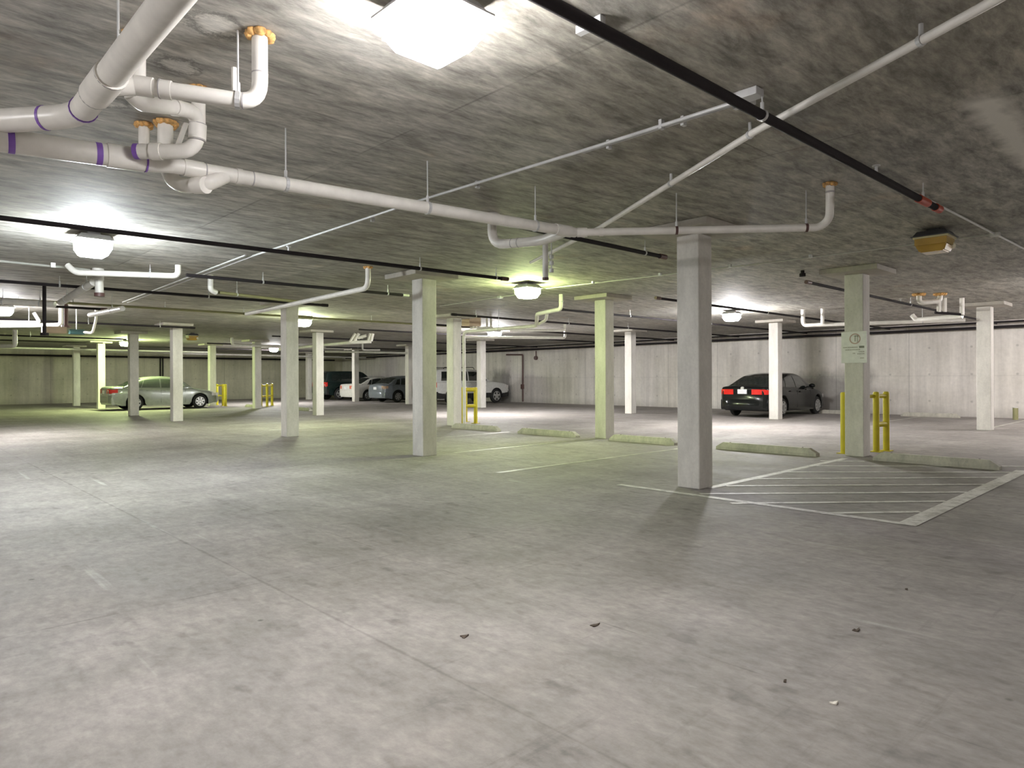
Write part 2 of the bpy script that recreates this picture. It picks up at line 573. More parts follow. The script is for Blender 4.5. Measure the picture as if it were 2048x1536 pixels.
bm = bmesh.new()
stripe(bm, (6.75, 5.2), (6.75, 1.93), 0.105)
stripe(bm, (6.70, 1.98), (11.75, 1.98), 0.16, 0.0042)
stripe(bm, (7.3, 4.28), (11.5, 4.28), 0.105, 0.0026)
for (xa, ya, xb, yb) in ((1641, 922, 1729, 923), (1616, 932, 2060, 933), (1565, 944, 2035, 945), (1505, 958, 2013, 955),
                         (1452, 972, 1985, 969), (1400, 988, 1938, 984.6), (1462, 1007, 1893, 1003), (1640, 1027, 1841, 1024)):
    p, q = at(xa, ya, 0), at(xb, yb, 0)
    stripe(bm, (p.x, p.y), (q.x, q.y), 0.085, 0.0035)
o = link('hatched_floor_marking', done(bm), M_PAINT)
o['kind'] = 'structure'
bm = bmesh.new()
for (r0, r1, l) in ((6.4, 11.5, 7.05), (7.6, 11.5, 9.5), (7.6, 11.5, 12.2), (7.6, 11.5, 17.2), (7.6, 11.5, 19.9), (7.6, 11.5, 25.5),
                    (21.0, 26.1, 4.2), (21.0, 26.1, 7.0), (21.0, 26.1, 13.2), (21.0, 26.1, 31.2), (21.0, 26.1, 34.9)):
    stripe(bm, (r0, l), (r1, l), 0.1)
o = link('faded_floor_marking', done(bm), M_FADED)
o['kind'] = 'structure'

# ---------------------------------------------------------------- columns
COLS = [
    (1398, 982, 468, 'nearest tall square concrete column, at the corner of the hatched bay'),
    (845, 915, 558, 'square concrete column near the middle with a dark right face'),
    (1211, 876, 597, 'green-lit square concrete column with a wheel stop on each side'),
    (1727, 916, 548, 'concrete column carrying the white parking sign'),
    (573, 877, 612, 'column with a glaring white left face and green right face'),
    (632.6, 830, 664, 'pale column standing just in front of the dark off-road wagon'),
    (906.6, 850, 634, 'bright-sided column beside the yellow guard and the white off-road wagon'),
    (1262.6, 828, 664, 'distant slim column between the green-lit column and the nearest column'),
    (346, 843, 652, 'pale column crossing the front door of the silver sedan'),
    (260, 832, 668, 'grey column hiding the rear wheel arch of the silver sedan'),
    (1982, 861, 612, 'pale column farthest to the right, in front of the stained wall'),
    (1556, 841, 647, 'column standing in front of the rear corner of the black sedan'),
    (962, 814, 680, 'slim column crossing the front door of the white off-road wagon'),
    (709, 802.5, 699.5, 'thin far column between the dark wagon and the white sedan tails'),
    (196, 818, 687, 'dark-sided column just left of the tail of the silver sedan'),
    (147, 810, 692, 'olive-lit column farthest to the left'),
    (510, 813, 679, 'far column just left of the second distant yellow guard'),
    (420, 809.6, 688, 'dark far column behind the nose of the silver sedan'),
    (615.5, 797, 704, 'thin far column hugging the left side of the column before the dark wagon'),
    (817, 807, 691, 'thin far column half hidden behind the middle column'),
]
CW = 0.30
CPOS = []
for i, (x, b, t, lab) in enumerate(COLS):
    Z = FPX * ZCAP / (b - t)
    p = atd(x, HOR, Z)
    r, l = p.x, p.y
    CPOS.append((r, l))
    c = thing('concrete_column', lab, 'column', (r + CW / 2, l + CW / 2, 0), 'square concrete columns')
    box('shaft', (r, l, 0), (r + CW, l + CW, ZCAP), M_COL, c, 0.012)
    e = 0.30
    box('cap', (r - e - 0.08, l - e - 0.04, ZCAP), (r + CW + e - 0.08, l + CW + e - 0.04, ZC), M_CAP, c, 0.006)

# ---------------------------------------------------------------- parking sign on the fourth column
r, l = CPOS[3]
sw, zt, zb = 0.40, 2.075, 1.555
sx = r - 0.012
y0, y1 = l - 0.055, l - 0.055 + sw
sg = thing('parking_sign', 'off-white parking sign with a faint circle and faded lettering on a column', 'sign', (sx, (y0 + y1) / 2, zb))
box('panel', (sx - 0.003, y0, zb), (sx + 0.012, y1, zt), SIGN, sg, 0.001)
xs = sx - 0.0045
cy, cz = (y0 + y1) / 2 - 0.02, zt - 0.12


def torus_flat(bm, cx, c_y, c_z, ro, ri, n=32):
    A = [bm.verts.new((cx, c_y + math.cos(2 * math.pi * i / n) * ro, c_z + math.sin(2 * math.pi * i / n) * ro)) for i in range(n)]
    B = [bm.verts.new((cx, c_y + math.cos(2 * math.pi * i / n) * ri, c_z + math.sin(2 * math.pi * i / n) * ri)) for i in range(n)]
    for i in range(n):
        bm.faces.new((A[i], A[(i + 1) % n], B[(i + 1) % n], B[i]))


bm = bmesh.new()
torus_flat(bm, xs, cy, cz, 0.088, 0.070)
link('ring_symbol', done(bm), REDINK, sg)
bm = bmesh.new()
for (ya, yb, za, zb2) in ((-0.05, -0.03, -0.06, 0.05), (-0.012, 0.008, -0.045, 0.05), (-0.05, 0.008, 0.04, 0.055)):
    boxbm(bm, (xs - 0.001, cy + ya, cz + za), (xs + 0.001, cy + yb, cz + zb2))
link('letter_symbol', done(bm), INK2, sg)
bm = bmesh.new()
boxbm(bm, (xs - 0.001, y0 + 0.035, zt - 0.275), (xs + 0.001, y0 + 0.115, zt - 0.24))
link('dark_lettering', done(bm), INK, sg)
bm = bmesh.new()
rnd = random.Random(5)
for (z0, ya, yb) in ((zt - 0.27, 0.14, 0.36), (zt - 0.31, 0.10, 0.33), (zt - 0.345, 0.035, 0.12), (zt - 0.38, 0.035, 0.13), (zt - 0.45, 0.04, 0.1), (zt - 0.37, 0.18, 0.22)):
    y = y0 + ya
    while y < y0 + yb:
        w_ = 0.008 + rnd.random() * 0.014
        boxbm(bm, (xs - 0.001, y, z0), (xs + 0.001, y + w_, z0 + 0.018))
        y += w_ + 0.006
link('faint_lettering', done(bm), INK2, sg)['kind'] = 'stuff'

# ---------------------------------------------------------------- ceiling lights
def lampmat(col, s):
    key = 'glowing_lens_%s_%d' % ('_'.join('%d' % (c * 100) for c in col), s)
    return mat(key, (0.8, 0.8, 0.8), 0.3, emit=col, strength=s, noise=(9, 0.01))


def taper(bm, cx, cy_, z0, h0, z1, h1, rot=0.0, n=4, bev=0.0):
    lo = []
    hi = []
    for i in range(n):
        a = rot + math.pi / 4 + i * 2 * math.pi / n
        q = math.sqrt(2) if n == 4 else 1
        lo.append(bm.verts.new((cx + math.cos(a) * h0 * q, cy_ + math.sin(a) * h0 * q, z0)))
        hi.append(bm.verts.new((cx + math.cos(a) * h1 * q, cy_ + math.sin(a) * h1 * q, z1)))
    fs = [bm.faces.new(lo), bm.faces.new(hi)]
    for i in range(n):
        fs.append(bm.faces.new((lo[i], lo[(i + 1) % n], hi[(i + 1) % n], hi[i])))
    if bev:
        bmesh.ops.bevel(bm, geom=list({e for f in fs for e in f.edges}), offset=bev, segments=2, affect='EDGES')


for (r, l, colr, s, lab) in LAMPS:
    t = thing('ceiling_light', lab, 'ceiling light', (r, l, ZC), 'square ceiling lights')
    bm = bmesh.new()
    boxbm(bm, (r - 0.07, l - 0.07, ZC - 0.04), (r + 0.07, l + 0.07, ZC), 0.004)
    link('mounting_box', done(bm), DARK if colr is None else GREYH, t)
    bm = bmesh.new()
    taper(bm, r, l, ZC - 0.105, 0.205, ZC - 0.095, 0.205)
    if lab.startswith('large'):
        taper(bm, r, l, ZC - 0.195, 0.142, ZC - 0.105, 0.175)
    taper(bm, r, l, ZC - 0.095, 0.19, ZC - 0.035, 0.15)
    link('housing', done(bm), DARK if colr is None else GREYH, t)
    bm = bmesh.new()
    if lab.startswith('large'):
        taper(bm, r, l, ZC - 0.272, 0.125, ZC - 0.207, 0.165, bev=0.012)
        taper(bm, r, l, ZC - 0.207, 0.168, ZC - 0.196, 0.168)
    else:
        taper(bm, r, l, ZC - 0.285, 0.130, ZC - 0.205, 0.168, bev=0.012)
        taper(bm, r, l, ZC - 0.205, 0.170, ZC - 0.105, 0.170)
    link('lens', done(bm), lampmat(colr, s) if colr else AMBER, t)
    if colr is None:
        bm = bmesh.new()
        taper(bm, r, l, ZC - 0.125, 0.186, ZC - 0.104, 0.186)
        link('lens_rim', done(bm), mat('clear_ribbed_rim', (0.6, 0.55, 0.3), 0.3), t)
        bm = bmesh.new()
        bmesh.ops.create_uvsphere(bm, u_segments=12, v_segments=8, radius=0.045, matrix=Matrix.Translation((r + 0.145, l - 0.145, ZC - 0.20)))  # pale ball stands in for the bright reflection on the lens corner
        link('glint_corner', done(bm), mat('pale_glint', (0.85, 0.80, 0.6), 0.25), t, 60)

# ---------------------------------------------------------------- white drain pipes, upper left
def rings_on(parent, a, b, r, fr, m=JOINT, half=0.004, grow=0.002):
    for f in fr:
        ringbit('primer_ring' if m is PURP else 'joint_ring', a, b, f, half, r + grow, m, parent)


# 1 the large pipe with the 45 degree turn, its high side branch and the U-bend
t = thing('drain_pipe', 'large white drain pipe at the top left with purple rings, side branch and U-bend', 'pipe', (0.84, 3.9, 2.76))
bigr = 0.064
zc = 2.76
pA = Vector((0.84, 1.6, zc))
pB = at(158, 232, zc)
pB.x = 0.84
pC = at(-60, 246, zc)
pipe('large_pipe', [pA, pB, pC], bigr, PVC, t, 0.14, 20)
ringbit('coupling', pA, pB, 0.80, 0.16, bigr + 0.009, PVC, t, 20)
rings_on(t, pA, pB, bigr + 0.008, (0.745, 0.86), JOINT, 0.003)
rings_on(t, pA, pB, bigr + 0.004, (0.955,), PURP, 0.006)
rings_on(t, pB, pC, bigr, (0.30,), PURP, 0.008)
hp = pA.lerp(pB, 0.70)
hanger(hp, bigr, t)
# wye and the 3 inch branch running right, up through the slab
br = 0.040
w0 = pA.lerp(pB, 0.80)
q0 = at(268, 170, 2.78)
q1 = at(520, 207, 2.745)
q2 = Vector((q1.x, q1.y, ZC))
pipe('branch_stub', [w0, q0], 0.052, PVC, t, seg=16)
pipe('branch_pipe', [q0, q1, q2], br, PVC, t, 0.11, 16)
ringbit('branch_coupling', q0, q1, 0.08, 0.04, br + 0.008, PVC, t)
ringbit('branch_coupling', q0, q1, 0.24, 0.03, br + 0.006, PVC, t)
rings_on(t, q0, q1, br + 0.006, (0.20,), JOINT, 0.003)
rings_on(t, q0, q1, br, (0.86,), JOINT, 0.004)
rings_on(t, q1, q2, br, (0.42,), JOINT, 0.003)
foam(q2, br + 0.025, t, 1)
hh = q0.lerp(q1, 0.82)
hanger(hh, br, t)
clamp(hh, q1 - q0, br, t)
ringbit('strap', Vector((hh.x - 0.02, hh.y, hh.z + 0.04)), Vector((hh.x - 0.02, hh.y, hh.z + 0.16)), 0.5, 0.06, 0.014, PVC, t, 8)
# upright with foam beside the wye
u0 = at(272, 178, 2.80)
u0 = Vector((u0.x + 0.02, u0.y + 0.05, 2.8))
foam(Vector((u0.x, u0.y, ZC)), 0.06, t, 2)
pipe('riser', [u0, Vector((u0.x, u0.y, ZC))], br, PVC, t)
# U-bend to the lower line
v0 = atd(262, 186, 3.62)
v1 = atd(348, 214, 3.95)
v2 = atd(397, 226, 4.17)
v3 = atd(393, 303, 4.17)
v4 = atd(272, 303, 4.15)
pipe('bend_pipe', [v0, atd(282, 206, 3.68), v1, v2, v3, v4], 0.045, PVC, t, 0.17, 16)
ringbit('bend_coupling', v1, v2, 0.05, 0.02, 0.051, PVC, t)
ringbit('bend_coupling', v2, v3, 0.5, 0.045, 0.051, PVC, t)
ringbit('bend_coupling', v3, v4, 0.66, 0.03, 0.052, PVC, t)
rings_on(t, v2, v3, 0.048, (0.30, 0.72), JOINT, 0.002, 0.004)
rings_on(t, v3, v4, 0.045, (0.98,), PURP, 0.014)
v5 = Vector((v2.x, v2.y, ZC))
pipe('riser', [v2 + Vector((0, 0, -0.1)), v5], 0.040, PVC, t)
foam(v5, 0.06, t, 3)

# 2 the long main line along the row, with its branches
t = thing('drain_pipe', 'long white drain pipe crossing below the ceiling from the left edge to the nearest column', 'pipe', (3.0, 4.5, 2.72))
m0 = at(-70, 270, 2.66)
m1 = at(296, 322, 2.70)
m2 = at(345, 331, 2.70)
m3 = at(1150, 465, 2.745)
mr = 0.049
pipe('main_pipe', [m2, m3], mr, PVC, t, seg=18)
pipe('wide_pipe', [m0, m1], 0.066, PVC, t, seg=20)
bm = bmesh.new()
tubebm(bm, [m1, m1.lerp(m2, 0.3), m1.lerp(m2, 0.8), m2], [0.066, 0.064, 0.052, 0.050], 18)
link('reducer', done(bm), PVC, t, 40)
ringbit('coupling', m0, m1, 0.86, 0.10, 0.072, PVC, t, 20)
rings_on(t, m0, m1, 0.066, (0.225, 0.70), PURP, 0.016)
rings_on(t, m0, m1, 0.070, (0.985,), PURP, 0.005)
ringbit('coupling', m2, m3, 0.035, 0.06, mr + 0.006, PVC, t, 18)
ringbit('coupling', m2, m3, 0.115, 0.02, mr + 0.004, PVC, t, 18)
ringbit('coupling', m2, m3, 0.955, 0.10, mr + 0.007, PVC, t, 18)
rings_on(t, m2, m3, mr, (0.055, 0.14), JOINT, 0.004)
for px in (572, 855, 1070):
    # find the spot on the pipe over this pixel column
    best = min((abs((F.dot(m2.lerp(m3, k / 400)) and (RT.dot(m2.lerp(m3, k / 400) - Vector((0, 0, EYE))) / F.dot(m2.lerp(m3, k / 400)) * FPX + 1024)) - px), k) for k in range(401))[1]
    p = m2.lerp(m3, best / 400)
    hanger(p, mr, t)
    clamp(p, m3 - m2, mr, t)
# right-hand branch up to the foam collar
b1 = at(1640, 455, 2.75)
b2 = at(1660, 420, 2.86)
b3 = at(1661, 369, ZC)
b3 = Vector((b2.x, b2.y, ZC))
pipe('branch_pipe', [m3, b1, b1.lerp(b2, 0.5) + Vector((0.03, -0.03, 0)), Vector((b3.x, b3.y, 2.92)), b3], 0.037, PVC, t, 0.14, 16)
rings_on(t, Vector((b3.x, b3.y, 2.92)), b3, 0.037, (0.55,), JOINT, 0.008)
foam(b3, 0.055, t, 4)
ringbit('branch_coupling', m3, b1, 0.03, 0.05, 0.047, PVC, t)
ringbit('branch_coupling', m3, b1, 0.11, 0.02, 0.043, PVC, t)
for fr in (0.42, 0.945):
    p = m3.lerp(b1, fr)
    hanger(p, 0.037, t)
    clamp(p, b1 - m3, 0.037, t, BROWN)
# bend that joins behind the main line
c0 = at(984, 428, ZC)
c1 = Vector((c0.x, c0.y, 2.775))
c1b = atd(1085, 482, 6.95)
pipe('bend_pipe', [c0, c1, c1b, m3 + (m2 - m3).normalized() * 0.12], 0.05, PVC, t, 0.2, 16)
rings_on(t, c1, c1b, 0.05, (0.42, 0.55), JOINT, 0.004)
pipe('floor_flange', [c0 - Vector((0, 0, 0.04)), c0], 0.085, PVC2, t, seg=16)
# the lower looping trap behind the reducer
d0 = Vector((at(331, 243, ZC).x, at(331, 243, ZC).y, ZC))
d1 = Vector((d0.x, d0.y, 2.60))
d1 = atd(330, 330, F.dot(d0))
d2 = atd(352, 372, F.dot(d0) - 0.15)
d3 = atd(410, 370, F.dot(d0) - 0.25)
d4 = atd(455, 349, 4.60)
pipe('trap_pipe', [d0, d1, d2, d3, d4], 0.05, PVC, t, 0.16, 16)
foam(d0, 0.07, t, 5)
ringbit('coupling', d2, d3, 0.85, 0.05, 0.056, PVC, t)
d5 = at(288, 247, ZC)
pipe('vent_stub', [d5, Vector((d5.x, d5.y, 2.96))], 0.036, PVC, t)
foam(d5, 0.055, t, 6)
# small trailing arms
e0 = atd(330, 318, 4.4)
pipe('short_arm', [atd(345, 320, 4.55), atd(372, 247, 4.75)], 0.018, PVC, t, seg=10)

# 3 vertical stubs hanging past the junction
t = thing('hanging_pipe', 'short vertical whitish pipe hanging below the drain junction', 'pipe', tuple(atd(1091, 560, 8.6)))
p = atd(1091, 560, 8.6)
pipe('pipe', [p, Vector((p.x, p.y, ZC))], 0.038, PVC2, t, seg=12)
pipe('collar', [p, p + Vector((0, 0, 0.03))], 0.042, BROWN, t, seg=12)
t = thing('hanging_bracket', 'small grey bracket hanging from the slab right of the short vertical pipe', 'bracket', tuple(atd(1103, 545, 9.0)))
p = atd(1103, 545, 9.0)
pipe('rod', [p, Vector((p.x, p.y, ZC))], 0.008, GALV, t, seg=8)
for dz in (0.0, 0.10, 0.18):
    pipe('washer', [p + Vector((0, 0, dz)), p + Vector((0, 0, dz + 0.05))], 0.03, GALV, t, seg=12)

# ---------------------------------------------------------------- black sprinkler lines under the slab
ZS = 2.945


def sprinkler(label, r0, l0, r1, l1, m=BLK, rad=0.027, end0=None, end1=None, rods=(), heads=(), z=ZS, group=None):
    a, b = Vector((r0, l0, z)), Vector((r1, l1, z))
    t = thing('sprinkler_pipe', label, 'pipe', (r0, l0, z), group)
    pipe('pipe_run', [a, b], rad, m, t, seg=12)
    if end0:
        ringbit('end_coupling', a, b, 0.0, 0.08, rad + 0.007, end0, t)
    if end1:
        ringbit('end_coupling', a, b, 1.0, 0.07, rad + 0.007, end1, t)
        if end1 is RED:
            ringbit('coupling', a, b, 1 - 0.42 / (b - a).length, 0.13, rad + 0.006, RED, t)
    for fr in rods:
        p = a.lerp(b, fr)
        hanger(p, rad, t)
        clamp(p, b - a, rad, t, m if m is not BLK else GALV)
    for fr in heads:
        p = a.lerp(b, fr)
        bm = bmesh.new()
        tubebm(bm, [p + Vector((0, 0, rad * 0.5)), p + Vector((0, 0, rad + 0.045))], 0.012, 8)
        tubebm(bm, [p + Vector((0, 0, rad + 0.045)), p + Vector((0, 0, rad + 0.055))], 0.03, 10)
        link('sprinkler_head', done(bm), GALV, t)
    return t


G = 'dark sprinkler pipes under the slab'
sprinkler('thick black sprinkler pipe slanting across the upper right, ending in red couplings', -3.0, 2.10, 7.5, 1.93, rad=0.031, end1=RED, rods=(0.67, 0.96), heads=(0.85,), group=G)
sprinkler('black sprinkler pipe ending just left of the nearest column, below the drain junction', 3.7, 5.22, 7.75, 5.22, end1=BROWN, rods=(0.9,), group=G)
sprinkler('long black sprinkler pipe from the left edge to the top of the middle column', -1.5, 8.55, 7.55, 8.12, end1=BROWN, rods=(0.82, 0.98), heads=(0.6,), group=G)
sprinkler('black sprinkler pipe starting at the white elbow left of centre, with a pale tip', 3.6, 11.12, 7.6, 11.0, end1=COND, rods=(0.3, 0.9), group=G)
sprinkler('black sprinkler pipe with a dark drop near the left edge, ending at the glaring column', -2.5, 13.9, 7.3, 13.65, end1=BLK, rods=(0.5, 0.75), group=G)
sprinkler('long olive pipe running behind the glaring column toward the yellow guard', -4.0, 16.9, 13.9, 16.55, m=OLV, rods=(0.3, 0.4, 0.5, 0.6, 0.7, 0.8, 0.9), group=G)
sprinkler('brown-tipped dark pipe near the left edge above the tan box', -4.0, 17.9, 3.95, 17.75, end1=BROWN, rods=(0.8,), group=G)
sprinkler('dark pipe crossing just behind the top of the sign column', 11.7, 4.95, 25.15, 4.9, end0=BROWN, rods=(0.15, 0.4, 0.7), heads=(0.35, 0.6), group=G)
sprinkler('dark pipe starting at a red end between the nearest and green-lit columns', 11.7, 8.0, 25.15, 7.9, end0=BROWN, rods=(0.1, 0.35), heads=(0.5,), group=G)
sprinkler('dark pipe starting beside the white angled pipes under the green light', 11.9, 10.85, 25.15, 10.7, end0=BLK, rods=(0.2, 0.5), group=G)
sprinkler('dark pipe running from the bright-sided column to the right wall', 10.8, 13.5, 25.15, 13.4, end0=BLK, rods=(0.05, 0.3, 0.5), group=G)
sprinkler('dark pipe high in the distance behind the white far light', 11.7, 16.4, 25.15, 16.4, rods=(0.3,), group=G)
sprinkler('thin dark pipe above the slim column in front of the white wagon', 11.7, 19.6, 25.15, 19.6, rods=(0.3,), group=G)
sprinkler('dark pipe crossing in front of the top of the column at the silver sedan door', -2.0, 22.4, 7.4, 22.3, end1=BLK, rods=(0.7, 0.9), group=G)
sprinkler('short dark pipe crossing above the cluster of white stubs', 11.0, 24.6, 25.15, 24.6, rods=(0.3,), group=G)
sprinkler('far black pipe above the left wall beside the tan box', -3.0, 30.2, 7.5, 30.2, rods=(0.7,), group=G)
sprinkler('far black pipe above the silver sedan roof', 0.0, 33.9, 7.5, 33.9, group=G)
sprinkler('far dark pipe over the dark off-road wagon', 11.0, 31.3, 25.15, 31.3, group=G)
sprinkler('far dark pipe over the tail of the dark off-road wagon', 9.0, 36.5, 25.15, 36.5, group=G)
sprinkler('black pipe running level along the top of the left wall', -8.0, 45.6, 25.15, 45.6, z=2.72, rad=0.05, group=G)
sprinkler('dark pipe running along the top of the stained right wall', 25.75, -8.0, 25.75, 45.0, z=2.87, rad=0.045, group=G)
sprinkler('second dark pipe close above the one along the right wall', 25.2, -8.0, 25.2, 45.0, z=2.99, rad=0.03, group=G)

# drops hanging at the left
for (px, py0, py1, Z, rr, lab, mm) in ((89, 582, 671, 12.9, 0.032, 'tall black vertical pipe hanging near the left edge', BLK),
                                       (132, 616, 655, 15.6, 0.045, 'shorter dark vertical pipe right of the tall black one', BROWN)):
    a, b = atd(px, py0, Z), atd(px, py1, Z)
    t = thing('drop_pipe', lab, 'pipe', tuple(b))
    pipe('pipe_run', [Vector((b.x, b.y, ZC)), b], rr, mm, t)
    pipe('foot_flange', [b, b + Vector((0, 0, 0.05))], rr * 2.2, mm, t)

# ---------------------------------------------------------------- white and galvanised lines
t = thing('water_pipe', 'slim white pipe running diagonally from the top right corner toward the green light', 'pipe', (4.4, 2.2, 3.02))
wp = [at(2060, -38, 3.025), at(1510, 263, 3.025), at(1200, 455, 3.025), at(1062, 525, 3.03)]
pipe('pipe_run', wp, 0.024, PVC, t, 0.05, 12)
for (i, fr) in ((0, 0.29), (1, 0.02), (1, 0.42)):
    p = wp[i].lerp(wp[i + 1], fr)
    bm = bmesh.new()
    tubebm(bm, [p + Vector((0, 0, -0.03)), Vector((p.x, p.y, ZC))], 0.012, 8)
    link('pipe_clip', done(bm), GALV, t)
    clamp(p, wp[i + 1] - wp[i], 0.024, t)

t = thing('conduit', 'thin galvanised conduit across the ceiling from a small box to the far left', 'conduit', tuple(at(1490, 198, 3.08)))
cp = [at(1490, 198, 3.068), at(1160, 303, 3.068), at(842, 400, 3.068), at(505, 512, 3.068), at(255, 605, 3.068)]
pipe('conduit_run', cp, 0.013, GALV, t, 0.05, 8)
pipe('second_run', [p + Vector((0.035, 0, 0)) for p in cp[:2]], 0.010, GALV, t, 0.05, 8)
pipe('second_run', [p + Vector((-0.10, 0, 0)) for p in cp[3:]], 0.012, GALV, t, 0.05, 8)
p = cp[0]
box('junction_box', (p.x - 0.05, p.y - 0.10, 3.06), (p.x + 0.05, p.y + 0.07, ZC), GALV, t, 0.004)
for (px, py) in ((1323, 250), (1367, 243), (1218, 290), (955, 370), (745, 438)):
    p = at(px, py, 3.075)
    box('strap', (p.x - 0.02, p.y - 0.012, 3.045), (p.x + 0.02, p.y + 0.012, ZC), GALV, t)

t = thing('conduit', 'thin dull conduit running beside the thick black pipe on the upper right', 'conduit', (3.0, 2.2, 3.09))
pipe('conduit_run', [Vector((-3, 2.26, 3.09)), Vector((2.6, 2.2, 3.09)), Vector((7.5, 2.07, 3.09))], 0.011, COND, t, 0.05, 8)
cj = at(1990, 468, 3.09)
t2 = at(2075, 511, 3.09)
pipe('conduit_run', [Vector((7.5, 2.07, 3.09)), cj, t2], 0.012, GALV, t, 0.02, 8)
box('strap', (2.62, 2.12, 3.07), (2.66, 2.28, ZC), GALV, t)
box('strap', (4.1, 2.08, 3.07), (4.14, 2.22, ZC), GALV, t)
box('junction_box', (cj.x - 0.05, cj.y - 0.05, 3.06), (cj.x + 0.05, cj.y + 0.05, ZC), COND, t, 0.004)

t = thing('conduit', 'thin pale conduit linking the amber light with the yellow-green light', 'conduit', tuple(cj))
g = [cj, at(1640, 513, 3.09), at(1320, 551, 3.09), at(1092, 577, 3.09)]
pipe('conduit_run', g, 0.010, COND, t, 0.02, 8)
for (px, py) in ((1621, 515), (1460, 534), (1320, 551), (1186, 567)):
    p = at(px, py, 3.068)
    box('strap', (p.x - 0.025, p.y - 0.02, 3.065), (p.x + 0.025, p.y + 0.02, ZC), GALV, t)

t = thing('conduit', 'thin conduit continuing from the yellow-green light to the bright-sided column', 'conduit', tuple(at(1005, 594, 3.09)))
pipe('conduit_run', [at(1030, 590, 3.09), at(1000, 594, 3.09), at(880, 612, 3.09)], 0.012, COND, t, 0.02, 8)
p = at(1000, 594, 3.09)
box('junction_box', (p.x - 0.05, p.y - 0.05, 3.06), (p.x + 0.05, p.y + 0.05, ZC), GALV, t, 0.004)

t = thing('conduit', 'thin pale conduit from the left edge to below the bluish white light', 'conduit', tuple(at(100, 530, 3.07)))
pipe('conduit_run', [at(-60, 516, 3.07), at(180, 540, 3.07)], 0.018, COND, t, 0.02, 8)
p = at(106, 531, 3.07)
box('strap', (p.x - 0.03, p.y - 0.02, 3.04), (p.x + 0.03, p.y + 0.02, ZC), GALV, t)


def white_line(label, pts, r, name='drain_pipe', bend=0.1, m=PVC, foams=(), rods=(), group='white drain pipes under the slab'):
    t = thing(name, label, 'pipe', tuple(pts[0]), group)
    pts = [p.copy() for p in pts]
    for i, j in ((0, 1), (-1, -2)):
        if pts[i].z > ZC - 0.001 and (pts[i].xy - pts[j].xy).length > 0.03:
            pts[i].z -= 0.02 + r * 0.5
    pipe('pipe_run', pts, r, m, t, bend, 12)
    for i in foams:
        foam(Vector((pts[i].x, pts[i].y, ZC)), r + 0.02, t, i + 11)
    for (i, fr) in rods:
        p = pts[i].lerp(pts[i + 1], fr)
        hanger(p, r, t)
        clamp(p, pts[i + 1] - pts[i], r, t)
    return t


def up(p):
    return Vector((p.x, p.y, ZC))


# pipes at the bluish light
a = atd(356, 552, 10.6)
b = atd(215, 547, 10.4)
t = white_line('white pipe with an upturned end right of the bluish white light', [up(a), a, b, atd(150, 545, 10.3), up(atd(135, 528, 10.3))], 0.045, rods=((1, 0.4),))
a = atd(196, 540, 10.9)
t = thing('drain_drop', 'fat grey vertical pipe fitting hanging below the bluish white light', 'pipe', tuple(atd(196, 590, 10.9)))
pipe('upper_barrel', [up(a), atd(196, 560, 10.9)], 0.085, PVC2, t, seg=16)
pipe('lower_barrel', [atd(198, 558, 10.9), atd(199, 592, 10.9)], 0.062, PVC2, t, seg=16)
pipe('collar', [atd(199, 586, 10.9), atd(199, 593, 10.9)], 0.075, BROWN, t, seg=16)
pipe('knob', [atd(177, 522, 10.9), atd(196, 522, 10.9)], 0.03, PVC, t, seg=10)
white_line('short white pipe sloping down left from the grey fitting', [atd(188, 564, 11.0), atd(122, 605, 12.8)], 0.062, m=PVC2, rods=((0, 0.2), (0, 0.8)))
white_line('bright white pipe stub below the dark pipes, left of the pale conduit', [atd(245, 617, 13.8), atd(180, 630, 15.2)], 0.055, rods=((0, 0.3),))
a = atd(421, 580, 11.6)
white_line('small white elbow pipe hanging above the first sloping white pipe', [up(a), a, atd(432, 585, 11.7)], 0.045)
white_line('thin olive pipe running right from the small white elbow', [atd(438, 585, 11.8), atd(600, 604, 13.4)], 0.028, 'water_pipe', m=OLV, rods=((0, 0.2),))
a = at(736, 533, ZC)
a1 = Vector((a.x, a.y, 2.77))
white_line('long white pipe sloping down left with an upturned right end at centre left', [a, a1, atd(493, 628, 14.7)], 0.043, foams=(0,), bend=0.2)
# left cluster
white_line('level white pipe across the left edge above the tan box', [atd(-40, 652, 16.3), atd(122, 650, 16.6), up(atd(122, 640, 16.6))], 0.05, rods=((0, 0.6),))
white_line('second level white pipe at the left edge, just above the lower one', [atd(-40, 643, 17.5), atd(80, 645, 17.6), up(atd(68, 630, 17.6))], 0.045)
white_line('white pipe run glaring beside the light at the left edge', [atd(-40, 600, 13.2), atd(110, 609, 13.4)], 0.06, rods=((0, 0.3), (0, 0.8)))
a = atd(-40, 692, 24)
white_line('pale pipe end at the left edge over the olive wall', [a, atd(30, 692, 24), up(atd(30, 680, 24))], 0.075)
t = thing('duct_box', 'tan hanging box beside the black vertical pipes on the left', 'box', tuple(atd(108, 664, 16.8)))
p = atd(108, 660, 15.0)
box('casing', (p.x - 0.22, p.y - 0.12, p.z - 0.07), (p.x + 0.22, p.y + 0.12, p.z + 0.07), TAN, t, 0.01)
bm = bmesh.new()
for dx in (-0.18, 0.18):
    tubebm(bm, [Vector((p.x + dx, p.y, p.z + 0.06)), Vector((p.x + dx, p.y, ZC))], 0.01, 6)
link('hanger_rods', done(bm), GALV, t)
t = thing('duct_box', 'small dark teal box hanging right of the tan box', 'box', tuple(atd(155, 668, 17)))
p = atd(153, 664, 17)
box('casing', (p.x - 0.16, p.y - 0.1, p.z - 0.06), (p.x + 0.16, p.y + 0.1, p.z + 0.06), TEAL, t, 0.01)
pipe('hanger_rod', [p, up(p)], 0.012, GALV, t)
